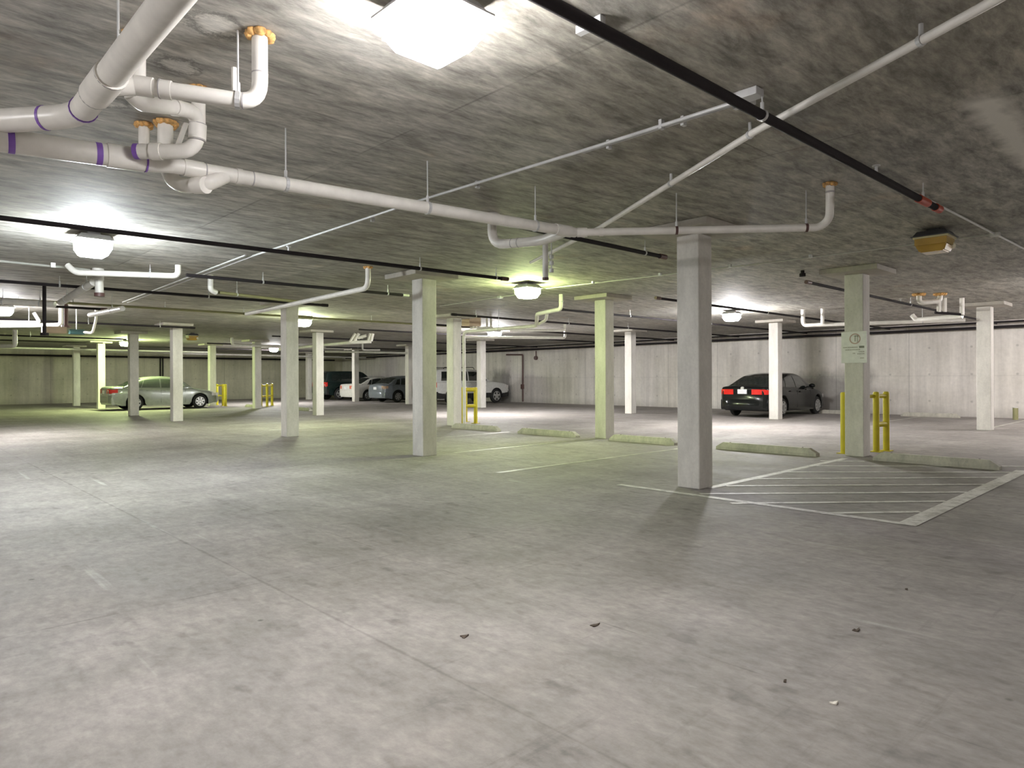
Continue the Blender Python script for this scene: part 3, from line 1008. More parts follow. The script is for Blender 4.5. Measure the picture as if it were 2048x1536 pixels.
pipe('elbow', [p + Vector((0.14, -0.05, 0)), atd(185, 666, 16.8), atd(192, 640, 16.8), up(atd(192, 630, 16.8))], 0.03, PVC, t, 0.1)
# far lines over the sedan
white_line('thin white pipe stretching across the far left bays below the slab', [Vector((8.5, 41.0, 2.83)), Vector((25.0, 41.0, 2.80))], 0.05, m=PVC2)
white_line('thin white pipe along the far left over the silver sedan', [Vector((-4.0, 38.5, 2.83)), Vector((14.0, 38.5, 2.83))], 0.045, m=PVC2)
a = atd(464, 690, 29)
white_line('white pipe with an upturned left end above the second distant guard', [up(a), a, atd(700, 697, 36)], 0.055, bend=0.15)
# cluster of stubs
t = thing('drain_pipe', 'far white pipe carrying a zigzag cluster of slanted stubs', 'pipe', tuple(atd(700, 684, 26)), 'white drain pipes under the slab')
pipe('pipe_run', [atd(560, 699, 30), atd(648, 690, 27.5), atd(700, 685, 26), atd(742, 683, 26)], 0.07, PVC, t, 0.1, 10)
for (xa, ya, xb, yb) in ((700, 684, 711, 664), (708, 684, 718, 663), (736, 683, 741, 664), (742, 682, 746, 666), (716, 676, 733, 671)):
    q = atd(xa, ya, 26)
    w_ = atd(xb, yb, 26)
    if yb < 670:
        w_.z = ZC - 0.045
    pipe('stub', [q, w_], 0.06, PVC, t, seg=8)
white_line('thin far pipe with a short riser above the thin far column', [up(atd(725, 690, 30)), atd(725, 700, 30), atd(760, 700, 30)], 0.04, m=PVC2)
white_line('thin white pipe high over the tails of the parked cars', [atd(650, 703, 33), atd(815, 706, 33)], 0.05, m=PVC2, rods=((0, 0.4),))
# group beside the green light
a = atd(1122, 618, 14.5)
t = white_line('white stepped pipe dropping beside the yellow-green light and running left', [up(a), a, atd(1074, 628, 15.4), atd(1073, 652, 16.2), atd(932, 663, 18.6), atd(928, 668, 18.9), Vector((atd(928, 668, 18.9).x, atd(928, 668, 18.9).y, 0.0))], 0.045, rods=((0, 0.5), (3, 0.5)))
pipe('slanted_arm', [atd(1094, 627, 15.1), atd(1092, 640, 15.5), atd(1078, 648, 16)], 0.035, PVC, t)
t = thing('duct_box', 'brownish box with four white uprights right of the bright-sided column', 'box', tuple(atd(960, 650, 20)))
p = atd(938, 646, 20)
box('casing', (p.x - 0.2, p.y - 0.25, p.z - 0.10), (p.x + 0.25, p.y + 0.1, ZC), TAN, t, 0.01)
for px in (947, 953, 974, 982):
    q = atd(px, 657, 20)
    pipe('upright', [up(q), q], 0.035, PVC, t, seg=8)
pipe('cross_pipe', [atd(940, 656, 20), atd(986, 655, 20)], 0.03, PVC2, t, seg=8)
white_line('white pipe with two risers at the right end between far columns', [atd(1020, 660, 22), atd(1130, 661, 22.3), up(atd(1130, 655, 22.3))], 0.045)
white_line('lower white pipe crossing the far white light', [atd(925, 674, 24.5), atd(1130, 676, 24.6), up(atd(1130, 665, 24.6))], 0.05, m=PVC2)
# right side
a = atd(1606, 651, 18)
t = white_line('white pipe with an upturned left end left of the sign column', [up(a), a, at(1930, 640, 2.72)], 0.05, bend=0.12, rods=((1, 0.3), (1, 0.75)))
q = atd(1645, 648, 17.8)
pipe('riser', [q, up(q)], 0.045, PVC, t)
t = thing('drain_pipe', 'white trap pipes with orange foam hanging at the far right near the slab', 'pipe', tuple(atd(1850, 600, 14.5)), 'white drain pipes under the slab')
pipe('trap_pipe', [up(atd(1838, 596, 14.6)), atd(1838, 606, 14.6), atd(1880, 602, 14.6), up(atd(1880, 588, 14.6))], 0.05, PVC, t, 0.15)
foam(up(atd(1838, 596, 14.6)), 0.11, t, 21)
foam(up(atd(1880, 590, 14.6)), 0.12, t, 23)
for (px, y1) in ((1878, 624), (1889, 624), (1924, 630)):
    q = atd(px, y1, 15.5)
    pipe('riser', [q, up(q)], 0.048, PVC, t)
pipe('lower_pipe', [atd(1824, 630, 16.5), atd(1832, 640, 16.5), atd(1925, 632, 15.6)], 0.055, PVC, t, 0.15)
pipe('cross_pipe', [atd(1870, 625, 15.5), atd(1926, 629, 15.5)], 0.03, BLK, t)
p = at(1605, 541, ZC)
t = thing('ceiling_sensor', 'tiny black fitting on the slab left of the sign column', 'sensor', (p.x, p.y, ZC - 0.1))
pipe('stem', [p, p - Vector((0, 0, 0.05))], 0.03, BLK, t)
pipe('head', [p - Vector((0, 0, 0.05)), p - Vector((0, 0, 0.1))], 0.05, BLK, t)
# fittings on the right wall
w1 = at(1046, 806, 0)
t = thing('wall_pipe', 'dark vertical pipe down the right wall beside the white off-road wagon', 'pipe', (R_WALL - 0.06, w1.y, 0))
yw = 26.2 * (CS * 22 / FPX + SN) and None
def wall_y(px):
    d = ray(px, HOR)
    return d.y / d.x * R_WALL
yy = wall_y(1047)
pipe('pipe_run', [Vector((R_WALL - 0.06, yy, 0.05)), Vector((R_WALL - 0.06, yy, 2.62)), Vector((R_WALL - 0.06, yy + 1.3, 2.66))], 0.045, BROWN, t, 0.05, 10)
box('valve', (R_WALL - 0.16, yy - 0.07, 0.75), (R_WALL - 0.02, yy + 0.07, 1.0), BROWN, t, 0.01)
yy = wall_y(1073)
t = thing('wall_bell', 'small dark bell high on the right wall', 'bell', (R_WALL - 0.06, yy, 2.45))
pipe('bell_dish', [Vector((R_WALL - 0.10, yy, 2.42)), Vector((R_WALL, yy, 2.42))], 0.11, BROWN, t)
pipe('conduit', [Vector((R_WALL - 0.03, yy, 2.45)), Vector((R_WALL - 0.03, yy, 2.8))], 0.03, BROWN, t)
# standpipes on the left wall
for px, lab in ((321, 'left of the two thin black pipes down the far left wall'), (326, 'right of the two thin black pipes down the far left wall')):
    d = ray(px, HOR)
    xx = d.x / d.y * (L_WALL - 0.08)
    t = thing('wall_pipe', lab, 'pipe', (xx, L_WALL - 0.08, 0), 'thin black wall pipes')
    pipe('pipe_run', [Vector((xx, L_WALL - 0.06, 0.02)), Vector((xx, L_WALL - 0.06, 2.8))], 0.04, BLK, t)
    pipe('bracket', [Vector((xx, L_WALL - 0.06, 1.9)), Vector((xx, L_WALL, 1.9))], 0.03, BLK, t)

# ---------------------------------------------------------------- wheel stops
def wheel_stop(a, b, lab, w=0.155, h=0.13, rot=False):
    """precast curb from a to b with sloping sides and chamfered ends"""
    a, b = Vector((a[0], a[1], 0)), Vector((b[0], b[1], 0))
    d = (b - a).normalized()
    n = Vector((-d.y, d.x, 0))
    L = (b - a).length
    bm = bmesh.new()
    prof = [(-w / 2, 0), (-w / 2, h * 0.35), (-w * 0.32, h), (w * 0.32, h), (w / 2, h * 0.35), (w / 2, 0)]
    rnd = random.Random(int(a.y * 10))
    rows = []
    N = 14
    for i in range(N + 1):
        s = i / N * L
        e = min(s, L - s)
        f = min(1.0, 0.35 + e / 0.12)
        rows.append([bm.verts.new(a + d * s + n * (p[0] + (rnd.random() - 0.5) * 0.006) + Vector((0, 0, p[1] * (f if p[1] > h * 0.5 else 1) * (1 + (rnd.random() - 0.5) * 0.04)))) for p in prof])
    for i in range(N):
        for j in range(len(prof) - 1):
            bm.faces.new((rows[i][j], rows[i][j + 1], rows[i + 1][j + 1], rows[i + 1][j]))
        bm.faces.new((rows[i][0], rows[i][-1], rows[i + 1][-1], rows[i + 1][0]))
    bm.faces.new(rows[0])
    bm.faces.new(rows[-1])
    t = thing('wheel_stop', lab, 'wheel stop', tuple((a + b) / 2), 'concrete wheel stops')
    link('curb_block', done(bm), M_STOP, t)
    bm = bmesh.new()
    for s in (0.25, L - 0.25):
        p = a + d * s
        tubebm(bm, [Vector((p.x, p.y, h * 0.9)), Vector((p.x, p.y, h + 0.006))], 0.014, 8)
    link('anchor_pins', done(bm), BROWN, t)


WS = [
    ((11.50, 4.72), (11.50, 6.55), 'concrete wheel stop between the nearest column and the sign column'),
    ((11.62, 2.22), (11.62, 4.0 - 0.12), 'wheel stop right of the sign column in front of the yellow posts'),
    ((11.50, 7.45), (11.50, 9.05), 'wheel stop running from the green-lit column to the nearest column'),
    ((11.45, 9.95), (11.45, 11.8), 'wheel stop on the left of the green-lit column'),
    ((11.45, 12.55), (11.45, 14.35), 'bright wheel stop in front of the yellow guard at the bright-sided column'),
    ((25.3, 8.6), (25.3, 10.3), 'far wheel stop between the black sedan and the right wall'),
    ((25.3, 5.9), (25.3, 7.6), 'far wheel stop left of the yellow posts against the right wall'),
    ((13.4, 26.3), (13.4, 28.0), 'faraway wheel stop in front of the second distant guard'),
    ((13.4, 31.2), (13.4, 32.9), 'faraway wheel stop before the nose of the silver sedan'),
]
for a, b, lab in WS:
    wheel_stop(a, b, lab)

# ---------------------------------------------------------------- yellow guards
def guard(lab, posts, h, rails, r=0.055):
    base = Vector((0, 0, 0))
    for p in posts:
        base += Vector((p[0], p[1], 0))
    base /= len(posts)
    t = thing('bollard_guard', lab, 'bollard guard', tuple(base), 'yellow steel column guards')
    for p in posts:
        bm = bmesh.new()
        tubebm(bm, [Vector((p[0], p[1], 0)), Vector((p[0], p[1], h - 0.03)), Vector((p[0], p[1], h - 0.008)), Vector((p[0], p[1], h))], [r, r, r * 0.85, r * 0.5], 16)
        link('post', done(bm), YEL, t, 40)
        bm = bmesh.new()
        boxbm(bm, (p[0] - 0.09, p[1] - 0.09, 0), (p[0] + 0.09, p[1] + 0.09, 0.012), 0.002)
        link('base_plate', done(bm), YEL, t)
    for (i, j, z, rr) in rails:
        a, b = Vector((*posts[i], z)), Vector((*posts[j], z))
        pipe('rail', [a, b], rr, YEL, t)


def gp(px, Z):
    p = atd(px, HOR, Z)
    return (p.x, p.y)


guard('yellow steel guard posts standing behind the sign column', [gp(1687, 11.75), gp(1752, 12.0), gp(1772, 12.15)], 1.06,
      ((0, 1, 0.98, 0.03), (1, 2, 0.98, 0.035), (1, 2, 0.48, 0.045)), 0.052)
guard('yellow H-shaped guard behind the bright-sided column', [gp(925, 19.9), gp(951, 20.1), gp(931, 20.8)], 1.07,
      ((0, 1, 1.0, 0.06), (0, 1, 0.52, 0.05), (0, 2, 0.9, 0.04)), 0.055)
c = CPOS[16]
guard('distant yellow guard frame between the far grey column and the glaring column', [gp(522, 33.0), gp(534, 33.3), gp(544, 34.5)], 1.12,
      ((0, 1, 1.02, 0.04), (1, 2, 1.02, 0.04), (0, 2, 0.5, 0.04)), 0.06)
guard('distant yellow guard frame right of the nose of the silver sedan', [gp(446, 34.5), gp(451, 33.8), gp(434, 35.5)], 1.1,
      ((0, 1, 1.02, 0.04), (0, 2, 1.02, 0.04), (0, 2, 0.5, 0.04)), 0.06)
t = thing('bollard', 'short olive bollard at the foot of the right wall, far right', 'bollard', (25.4, 4.55, 0))
p = atd(2031, 838, 20.7)
pipe('post', [Vector((p.x, p.y, 0)), Vector((p.x, p.y, 0.36))], 0.07, OLV, t)
pipe('cap', [Vector((p.x, p.y, 0.36)), Vector((p.x, p.y, 0.38))], 0.078, PVC2, t)

# leaf litter on the floor
for i, (px, py, s, lab) in enumerate(((1190, 1250, 0.022, 'dark dry leaf scrap on the floor below centre'), (930, 1272, 0.022, 'brown leaf scrap left of the dark one on the floor'),
                                      (1713, 1260, 0.02, 'small dark scrap on the floor at the right'), (1813, 1178, 0.012, 'tiny black speck of litter on the floor at the far right'),
                                      (1670, 1405, 0.018, 'pale twig scrap on the floor at the lower right'), (1570, 1362, 0.009, 'tiny dark crumb left of the pale twig'))):
    p = at(px, py, 0.004)
    bm = bmesh.new()
    rnd = random.Random(i)
    n = 9
    top = []
    for j in range(n):
        a = 2 * math.pi * j / n
        rr = s * (0.6 + rnd.random() * 0.6) * (1.3 if j % 3 == 0 else 0.8)
        top.append(bm.verts.new((p.x + math.cos(a) * rr * 1.3, p.y + math.sin(a) * rr * 0.7, 0.003 + rnd.random() * 0.006)))
    f = bm.faces.new(top)
    ex = bmesh.ops.extrude_face_region(bm, geom=[f])
    for v in ex['geom']:
        if isinstance(v, bmesh.types.BMVert):
            v.co.z = 0.0005
    o = link('leaf_scrap', done(bm), mat('pale_twig', (0.7, 0.66, 0.58), 0.8) if i == 4 else mat('dry_leaf', (0.07, 0.05, 0.035), 0.8))
    o['label'], o['category'], o['group'], o['kind'] = lab, 'litter', 'scraps on the floor', 'thing'

# ---------------------------------------------------------------- cars
def stretch(sp, f):
    q = dict(sp)
    for k_ in ('plan', 'deck', 'roof'):
        q[k_] = [(x * f, v) for (x, v) in sp[k_]]
    for k_ in ('len', 'mirror'):
        q[k_] = sp[k_] * f
    for k_ in ('axles', 'rg', 'fg', 'handles', 'doors', 'rails'):
        if sp.get(k_):
            q[k_] = tuple(v * f for v in sp[k_])
    q['win'] = [tuple(v * f for v in w_) for w_ in sp['win']]
    return q


def lerp_tab(tab, x):
    if x <= tab[0][0]:
        return tab[0][1]
    for (a, b) in zip(tab, tab[1:]):
        if x <= b[0]:
            t = (x - a[0]) / (b[0] - a[0])
            return a[1] + (b[1] - a[1]) * t
    return tab[-1][1]


def smooth_tab(tab, x):
    """Catmull-Rom (monotone enough for gentle profiles)"""
    n = len(tab)
    if x <= tab[0][0]:
        return tab[0][1]
    if x >= tab[-1][0]:
        return tab[-1][1]
    for i in range(n - 1):
        if x <= tab[i + 1][0]:
            break
    x0, y0 = tab[i]
    x1, y1 = tab[i + 1]
    h = x1 - x0
    m0 = (y1 - tab[i - 1][1]) / (x1 - tab[i - 1][0]) if i > 0 else (y1 - y0) / h
    m1 = (tab[i + 2][1] - y0) / (tab[i + 2][0] - x0) if i + 2 < n else (y1 - y0) / h
    t = (x - x0) / h
    return (2 * t ** 3 - 3 * t * t + 1) * y0 + (t ** 3 - 2 * t * t + t) * h * m0 + (-2 * t ** 3 + 3 * t * t) * y1 + (t ** 3 - t * t) * h * m1


class Car:
    def __init__(s, label, cat, loc, sp, paint, name):
        """loc = (R of the rear bumper, L of the right side); the nose points to +R"""
        s.sp = sp
        s.ox, s.oy = loc[0], loc[1] + sp['w'] / 2
        s.t = thing(name, label, cat, (s.ox, s.oy, 0), 'parked cars')
        s.paint = paint
        s.body()
        s.cabin()
        s.wheels()
        s.details()

    def P(s, x, y, z):
        return Vector((s.ox + x, s.oy + y, z))

    def hw(s, x):
        return smooth_tab(s.sp['plan'], x) * s.sp['w'] / 2

    def deck(s, x):
        return smooth_tab(s.sp['deck'], x)

    def clr(s, x):
        L = s.sp['len']
        e = min(x, L - x)
        return s.sp['clr'] + max(0, 0.5 - e) * 0.26

    def bottom(s, x):
        z = s.clr(x)
        ra = s.sp['wr'] + 0.055
        for ax in s.sp['axles']:
            dx = abs(x - ax)
            if dx < ra:
                z = max(z, s.sp['wr'] + math.sqrt(ra * ra - dx * dx))
        return z

    def body(s):
        sp = s.sp
        L = sp['len']
        ra = sp['wr'] + 0.055
        xs = {0.0, 0.02, 0.05, 0.09, L, L - 0.02, L - 0.05, L - 0.09}
        x = 0.14
        while x < L - 0.14:
            xs.add(round(x, 3))
            x += 0.12
        for ax in sp['axles']:
            for i in range(-12, 13):
                xs.add(round(ax + ra * math.sin(i / 12 * math.pi / 2), 4))
        xs = sorted(xs)
        bm = bmesh.new()
        rows = []
        for x in xs:
            hw, zt, zb, cl = s.hw(x), s.deck(x), s.bottom(x), s.clr(x)
            sh = sp.get('shoulder', 0.10)
            zm = max(0.62 * zt + 0.38 * cl, zb + 0.03)
            zl = max(0.3 * zt + 0.7 * cl, zb + 0.015)
            inner = hw - 0.24
            pts = [(0, zt + 0.025), (hw * 0.5, zt + 0.018), (hw * 0.80, zt), (hw * 0.915, zt - 0.02), (hw * 0.965, zt - sh * 0.55), (hw * 0.99, max(zt - sh * 1.5, zm)),
                   (hw, zm), (hw * 0.995, zl), (hw * 0.975, zb), (inner, zb), (inner - 0.01, min(cl, zb)), (0, min(cl, zb))]
            row = [bm.verts.new(s.P(x, y, z)) for (y, z) in pts]
            row += [bm.verts.new(s.P(x, -y, z)) for (y, z) in reversed(pts[1:-1])]
            rows.append(row)
        n = len(rows[0])
        for i in range(len(rows) - 1):
            for j in range(n):
                bm.faces.new((rows[i][j], rows[i][(j + 1) % n], rows[i + 1][(j + 1) % n], rows[i + 1][j]))
        bm.faces.new(rows[0])
        bm.faces.new(rows[-1])
        bmesh.ops.recalc_face_normals(bm, faces=bm.faces)
        zc_ = sp.get('clad', 0.0)
        for f in bm.faces:
            c = f.calc_center_median()
            j_in = abs(c.y - s.oy) < s.hw(c.x - s.ox) - 0.1 and c.z < 0.75 and abs(f.normal.z) > 0.2 and f.normal.z < 0
            well = abs(c.y - s.oy) < s.hw(c.x - s.ox) * 0.95 and c.z < 0.8 and 0.1 < c.x - s.ox < L - 0.1 and f.normal.z < 0.3
            if c.z < zc_ or j_in or well:
                f.material_index = 1
        link('body', done(bm), [s.paint, BTRIM], s.t, 32)

    def cab_pt(s, x, f):
        """point on the side of the glasshouse: f 0 at the belt, 1 at the roof rail"""
        sp = s.sp
        rz = smooth_tab(sp['roof'], x)
        bz = s.deck(x) - 0.03
        yb = s.hw(x) * sp.get('yb', 0.93)
        H = sp['h'] - 0.95
        yt = yb - (rz - bz) * sp.get('tumble', 0.42) if rz > bz else yb
        z = bz + (rz - bz) * f
        y = yb + (yt - yb) * f + 0.03 * math.sin(math.pi * f)
        return y, z

    def cabin(s):
        sp = s.sp
        x0, x1 = sp['roof'][0][0], sp['roof'][-1][0]
        N = 36
        bm = bmesh.new()
        rows = []
        for i in range(N + 1):
            x = x0 + (x1 - x0) * i / N
            half = []
            for f in (0, 0.25, 0.5, 0.75, 0.92):
                half.append(s.cab_pt(x, f))
            y, z = s.cab_pt(x, 1)
            half += [(y - 0.03, z), (y * 0.5, z + 0.03), (0, z + 0.035)]
            row = [bm.verts.new(s.P(x, y, z)) for (y, z) in half] + [bm.verts.new(s.P(x, -y, z)) for (y, z) in reversed(half[:-1])]
            rows.append(row)
        n = len(rows[0])
        for i in range(N):
            for j in range(n - 1):
                bm.faces.new((rows[i][j], rows[i][j + 1], rows[i + 1][j + 1], rows[i + 1][j]))
            bm.faces.new((rows[i][0], rows[i][-1], rows[i + 1][-1], rows[i + 1][0]))
        bm.faces.new(rows[0])
        bm.faces.new(rows[-1])
        link('roof', done(bm), s.paint, s.t, 40)
        # side windows
        for side in (1, -1):
            for (xa, xb, xc, xd) in sp['win']:
                # bottom edge xa..xb, top edge xc..xd
                bm = bmesh.new()
                A = []
                for i in range(9):
                    t = i / 8
                    col = []
                    for k in range(5):
                        f = 0.10 + 0.72 * k / 4
                        x = (xa + (xb - xa) * t) * (1 - k / 4) + (xc + (xd - xc) * t) * (k / 4)
                        y, z = s.cab_pt(x, f)
                        col.append((x, y + 0.006, z))
                    A.append(col)
                V = [[bm.verts.new(s.P(x, y * side, z)) for (x, y, z) in c] for c in A]
                Wv = [[bm.verts.new(s.P(x, (y - 0.02) * side, z)) for (x, y, z) in c] for c in A]
                for i in range(8):
                    for k in range(4):
                        bm.faces.new((V[i][k], V[i + 1][k], V[i + 1][k + 1], V[i][k + 1]))
                for c in (0, 8):
                    for k in range(4):
                        bm.faces.new((V[c][k], V[c][k + 1], Wv[c][k + 1], Wv[c][k]))
                link('side_window', done(bm), sp.get('glass', GLS), s.t)
        # rear and front glass follow the roof profile
        for nm, (xa, xb) in (('rear_window', sp['rg']), ('windshield', sp['fg'])):
            bm = bmesh.new()
            V = []
            for i in range(9):
                x = xa + (xb - xa) * i / 8
                yt, z = s.cab_pt(x, 1)
                yt = yt * 0.97 - 0.03
                dz = 1 if nm == 'rear_window' else 1
                V.append([bm.verts.new(s.P(x + (-0.006 if nm == 'rear_window' else 0.006), yt * q, z + 0.008 + 0.03 * (1 - q * q) + 0.004)) for q in (-1, -0.6, 0, 0.6, 1)])
            for i in range(8):
                for k in range(4):
                    bm.faces.new((V[i][k], V[i + 1][k], V[i + 1][k + 1], V[i][k + 1]))
            ex = bmesh.ops.extrude_face_region(bm, geom=list(bm.faces))
            for v in ex['geom']:
                if isinstance(v, bmesh.types.BMVert):
                    v.co.z -= 0.02
            link(nm, done(bm), GLS, s.t)

    def wheels(s):
        sp = s.sp
        r = sp['wr']
        for ax in sp['axles']:
            for side in (1, -1):
                yo = (s.hw(ax) - 0.015) * side
                bm = bmesh.new()
                prof = [(0.0, r * 0.64), (0.02, r * 0.9), (0.05, r * 0.985), (0.10, r), (0.16, r * 0.985), (0.19, r * 0.9), (0.20, r * 0.62)]
                seg = 28
                R = []
                for (d, rr) in prof:
                    R.append([bm.verts.new(s.P(ax + math.cos(2 * math.pi * j / seg) * rr, yo - d * side, r + math.sin(2 * math.pi * j / seg) * rr)) for j in range(seg)])
                for i in range(len(R) - 1):
                    for j in range(seg):
                        bm.faces.new((R[i][j], R[i][(j + 1) % seg], R[i + 1][(j + 1) % seg], R[i + 1][j]))
                bm.faces.new(R[0])
                bm.faces.new(R[-1])
                w = link('wheel', done(bm), RUB, s.t, 35)
                bm = bmesh.new()
                ns = sp.get('spokes', 5)
                # rim lip
                lip = []
                for (d, rr) in ((-0.004, r * 0.66), (-0.012, r * 0.64), (-0.012, r * 0.58), (0.03, r * 0.56)):
                    lip.append([bm.verts.new(s.P(ax + math.cos(2 * math.pi * j / seg) * rr, yo - d * side, r + math.sin(2 * math.pi * j / seg) * rr)) for j in range(seg)])
                for i in range(3):
                    for j in range(seg):
                        bm.faces.new((lip[i][j], lip[i][(j + 1) % seg], lip[i + 1][(j + 1) % seg], lip[i + 1][j]))
                for q in range(ns):
                    a = 2 * math.pi * q / ns + 0.3
                    u = Vector((math.cos(a), 0, math.sin(a)))
                    v = Vector((-math.sin(a), 0, math.cos(a)))
                    o = s.P(ax, yo + 0.012 * side, r)
                    ws, we = r * 0.16, r * 0.11
                    vs = [bm.verts.new(o + p) for p in (u * r * 0.08 - v * ws, u * r * 0.62 - v * we, u * r * 0.62 + v * we, u * r * 0.08 + v * ws)]
                    bk = [bm.verts.new(x.co - Vector((0, 0.03 * side, 0))) for x in vs]
                    bm.faces.new(vs)
                    for k in range(4):
                        bm.faces.new((vs[k], vs[(k + 1) % 4], bk[(k + 1) % 4], bk[k]))
                hubc = [bm.verts.new(s.P(ax + math.cos(2 * math.pi * j / 12) * r * 0.17, yo + 0.016 * side, r + math.sin(2 * math.pi * j / 12) * r * 0.17)) for j in range(12)]
                bm.faces.new(hubc)
                rim = link('rim', done(bm), RIM, w)
                rim.matrix_parent_inverse = Matrix.Identity(4)
                rim.matrix_parent_inverse = Matrix.Identity(4)
                rim.matrix_basis = Matrix.Translation(-Vector((0, 0, 0)))

    def corner(s, nm, xa, xb, y0f, za, zb, m, side, grow=0.012, rear=True):
        """lamp wrapped round a corner of the body"""
        L = s.sp['len']
        bm = bmesh.new()
        out = []
        nx = 8
        y0 = s.hw(0.2 if rear else L - 0.2) * y0f
        ex = -grow if rear else L + grow
        pl = [(ex, y0), (ex, s.hw(0.0 if rear else L) * 0.9)]
        for i in range(nx + 1):
            x = xa + (xb - xa) * i / nx
            pl.append((x, s.hw(x) * 0.992 + grow))
        pl.append((xb, y0))
        lo = [bm.verts.new(s.P(x, y * side, za + (0.03 if i > 4 else 0))) for i, (x, y) in enumerate(pl)]
        hi = [bm.verts.new(s.P(x, y * side, zb - (0.02 if 2 < i < 9 else 0.0))) for i, (x, y) in enumerate(pl)]
        bm.faces.new(lo)
        bm.faces.new(hi)
        n = len(pl)
        for i in range(n):
            bm.faces.new((lo[i], lo[(i + 1) % n], hi[(i + 1) % n], hi[i]))
        return link(nm, done(bm), m, s.t)

    def details(s):
        sp = s.sp
        L = sp['len']
        tl = sp['tail']
        for side in (1, -1):
            s.corner('tail_lamp', 0.03, tl[3], tl[0], tl[1], tl[2], sp.get('tailmat', TLR), side)
            if sp.get('tailclear'):
                s.corner('lower_lamp', 0.02, tl[3] * 0.7, tl[0] * 1.02, tl[1] - 0.07, tl[1], TLC, side, 0.010)
            s.corner('headlamp', L - 0.03, L - 0.38, 0.55, sp['head'][0], sp['head'][1], TLC, side, 0.010, False)
            # mirror
            xm = sp['mirror']
            ym = s.hw(xm) + 0.01
            zm = s.deck(xm) + 0.05
            bm = bmesh.new()
            bmesh.ops.create_icosphere(bm, subdivisions=3, radius=1.0, matrix=Matrix.Translation(s.P(xm, (ym + 0.09) * side, zm + 0.03)) @ Matrix.Diagonal((0.07, 0.11, 0.075, 1)))
            boxbm(bm, s.P(xm - 0.03, min(ym * side, (ym - 0.12) * side), zm - 0.03), s.P(xm + 0.03, max((ym + 0.05) * side, (ym - 0.12) * side) if side > 0 else (ym - 0.12) * side, zm + 0.0))
            link('mirror', done(bm), sp.get('mirrormat', s.paint), s.t, 60)
            for xh in sp['handles']:
                y, z = s.hw(xh), s.deck(xh) - 0.13
                bm = bmesh.new()
                a, b = s.P(xh - 0.09, (y - 0.03) * side, z), s.P(xh + 0.09, (y + 0.022) * side, z + 0.03)
                boxbm(bm, (a.x, min(a.y, b.y), a.z), (b.x, max(a.y, b.y), b.z), 0.008)
                link('door_handle', done(bm), sp.get('handlemat', s.paint), s.t)
            # door cut lines
            for xd in sp['doors']:
                bm = bmesh.new()
                for i in range(6):
                    z0, z1 = s.clr(xd) + 0.1 + i * 0.095, s.clr(xd) + 0.1 + (i + 1) * 0.095
                    y = s.hw(xd) * 0.99
                    boxbm(bm, s.P(xd - 0.004, (y - 0.01) * side if side > 0 else -y - 0.006, z0), s.P(xd + 0.004, (y + 0.006) if side > 0 else -y + 0.01, z1))
                link('door_seam', done(bm), BTRIM, s.t)
        # number plate and badge
        pz = sp['plate']
        bm = bmesh.new()
        boxbm(bm, s.P(-0.03, -0.16, pz), s.P(0.02, 0.16, pz + 0.15), 0.004)
        link('number_plate', done(bm), PLATE, s.t)
        if sp.get('badge'):
            bm = bmesh.new()
            tubebm(bm, [s.P(-0.02, 0, sp['badge']), s.P(0.06, 0, sp['badge'])], 0.055, 20)
            link('badge', done(bm), RIM, s.t)
        # bumpers
        for nm, xb, sg_ in (('rear_bumper', -0.035, 1), ('front_bumper', L + 0.035, -1)):
            bm = bmesh.new()
            V = []
            for i in range(13):
                q = -1 + 2 * i / 12
                yy = q * (s.hw(0.12 if sg_ > 0 else L - 0.12) + 0.008)
                bx = xb + sg_ * 0.14 * abs(q) ** 4
                zz = sp['bump']
                V.append([bm.verts.new(s.P(bx + sg_ * o_, yy, z)) for (o_, z) in ((0.02, zz[0]), (0, zz[0] + 0.05), (0, zz[1] - 0.04), (0.03, zz[1]), (0.14, zz[1]), (0.14, zz[0]))])
            for i in range(12):
                for k in range(6):
                    bm.faces.new((V[i][k], V[i][(k + 1) % 6], V[i + 1][(k + 1) % 6], V[i + 1][k]))
            bm.faces.new(V[0])
            bm.faces.new(V[-1])
            link(nm, done(bm), sp.get('bumpmat', s.paint), s.t, 40)
        if sp.get('rails'):
            for side in (1, -1):
                ys = (s.cab_pt(2.0, 1)[0] - 0.08) * side
                x0, x1 = sp['rails']
                zr = smooth_tab(sp['roof'], (x0 + x1) / 2) + 0.09
                pipe('roof_rail', [s.P(x0, ys, zr - 0.10), s.P(x0 + 0.06, ys, zr), s.P(x1 - 0.06, ys, zr), s.P(x1, ys, zr - 0.10)], 0.018, BTRIM, s.t, 0.04, 8)


SEDAN = dict(len=4.65, w=1.80, h=1.46, clr=0.20, wr=0.325, axles=(1.02, 3.73), spokes=7,
             plan=[(0, 0.78), (0.12, 0.90), (0.5, 0.97), (1.2, 1.0), (3.2, 1.0), (4.0, 0.96), (4.45, 0.86), (4.65, 0.68)],
             deck=[(0, 0.93), (0.05, 1.0), (0.14, 1.025), (0.5, 1.03), (0.9, 1.01), (1.6, 0.97), (2.6, 0.94), (3.2, 0.96), (3.5, 0.95), (4.0, 0.86), (4.4, 0.75), (4.58, 0.66), (4.65, 0.56)],
             roof=[(0.52, 1.0), (0.8, 1.13), (1.15, 1.30), (1.55, 1.415), (2.0, 1.455), (2.4, 1.45), (2.75, 1.38), (3.05, 1.22), (3.45, 0.93)],
             win=[(0.98, 1.24, 1.22, 1.36), (1.28, 2.02, 1.40, 2.02), (2.08, 2.98, 2.08, 2.62)],
             rg=(0.60, 1.30), fg=(2.70, 3.36), tail=(0.55, 0.74, 0.93, 0.34), head=(0.56, 0.72), mirror=2.95, handles=(1.55, 2.3),
             doors=(2.05, 3.08), plate=0.72, bump=(0.25, 0.60))
paint_s = mat('silver_green_paint', (0.30, 0.32, 0.29), 0.28, 0.35, coat=0.6)
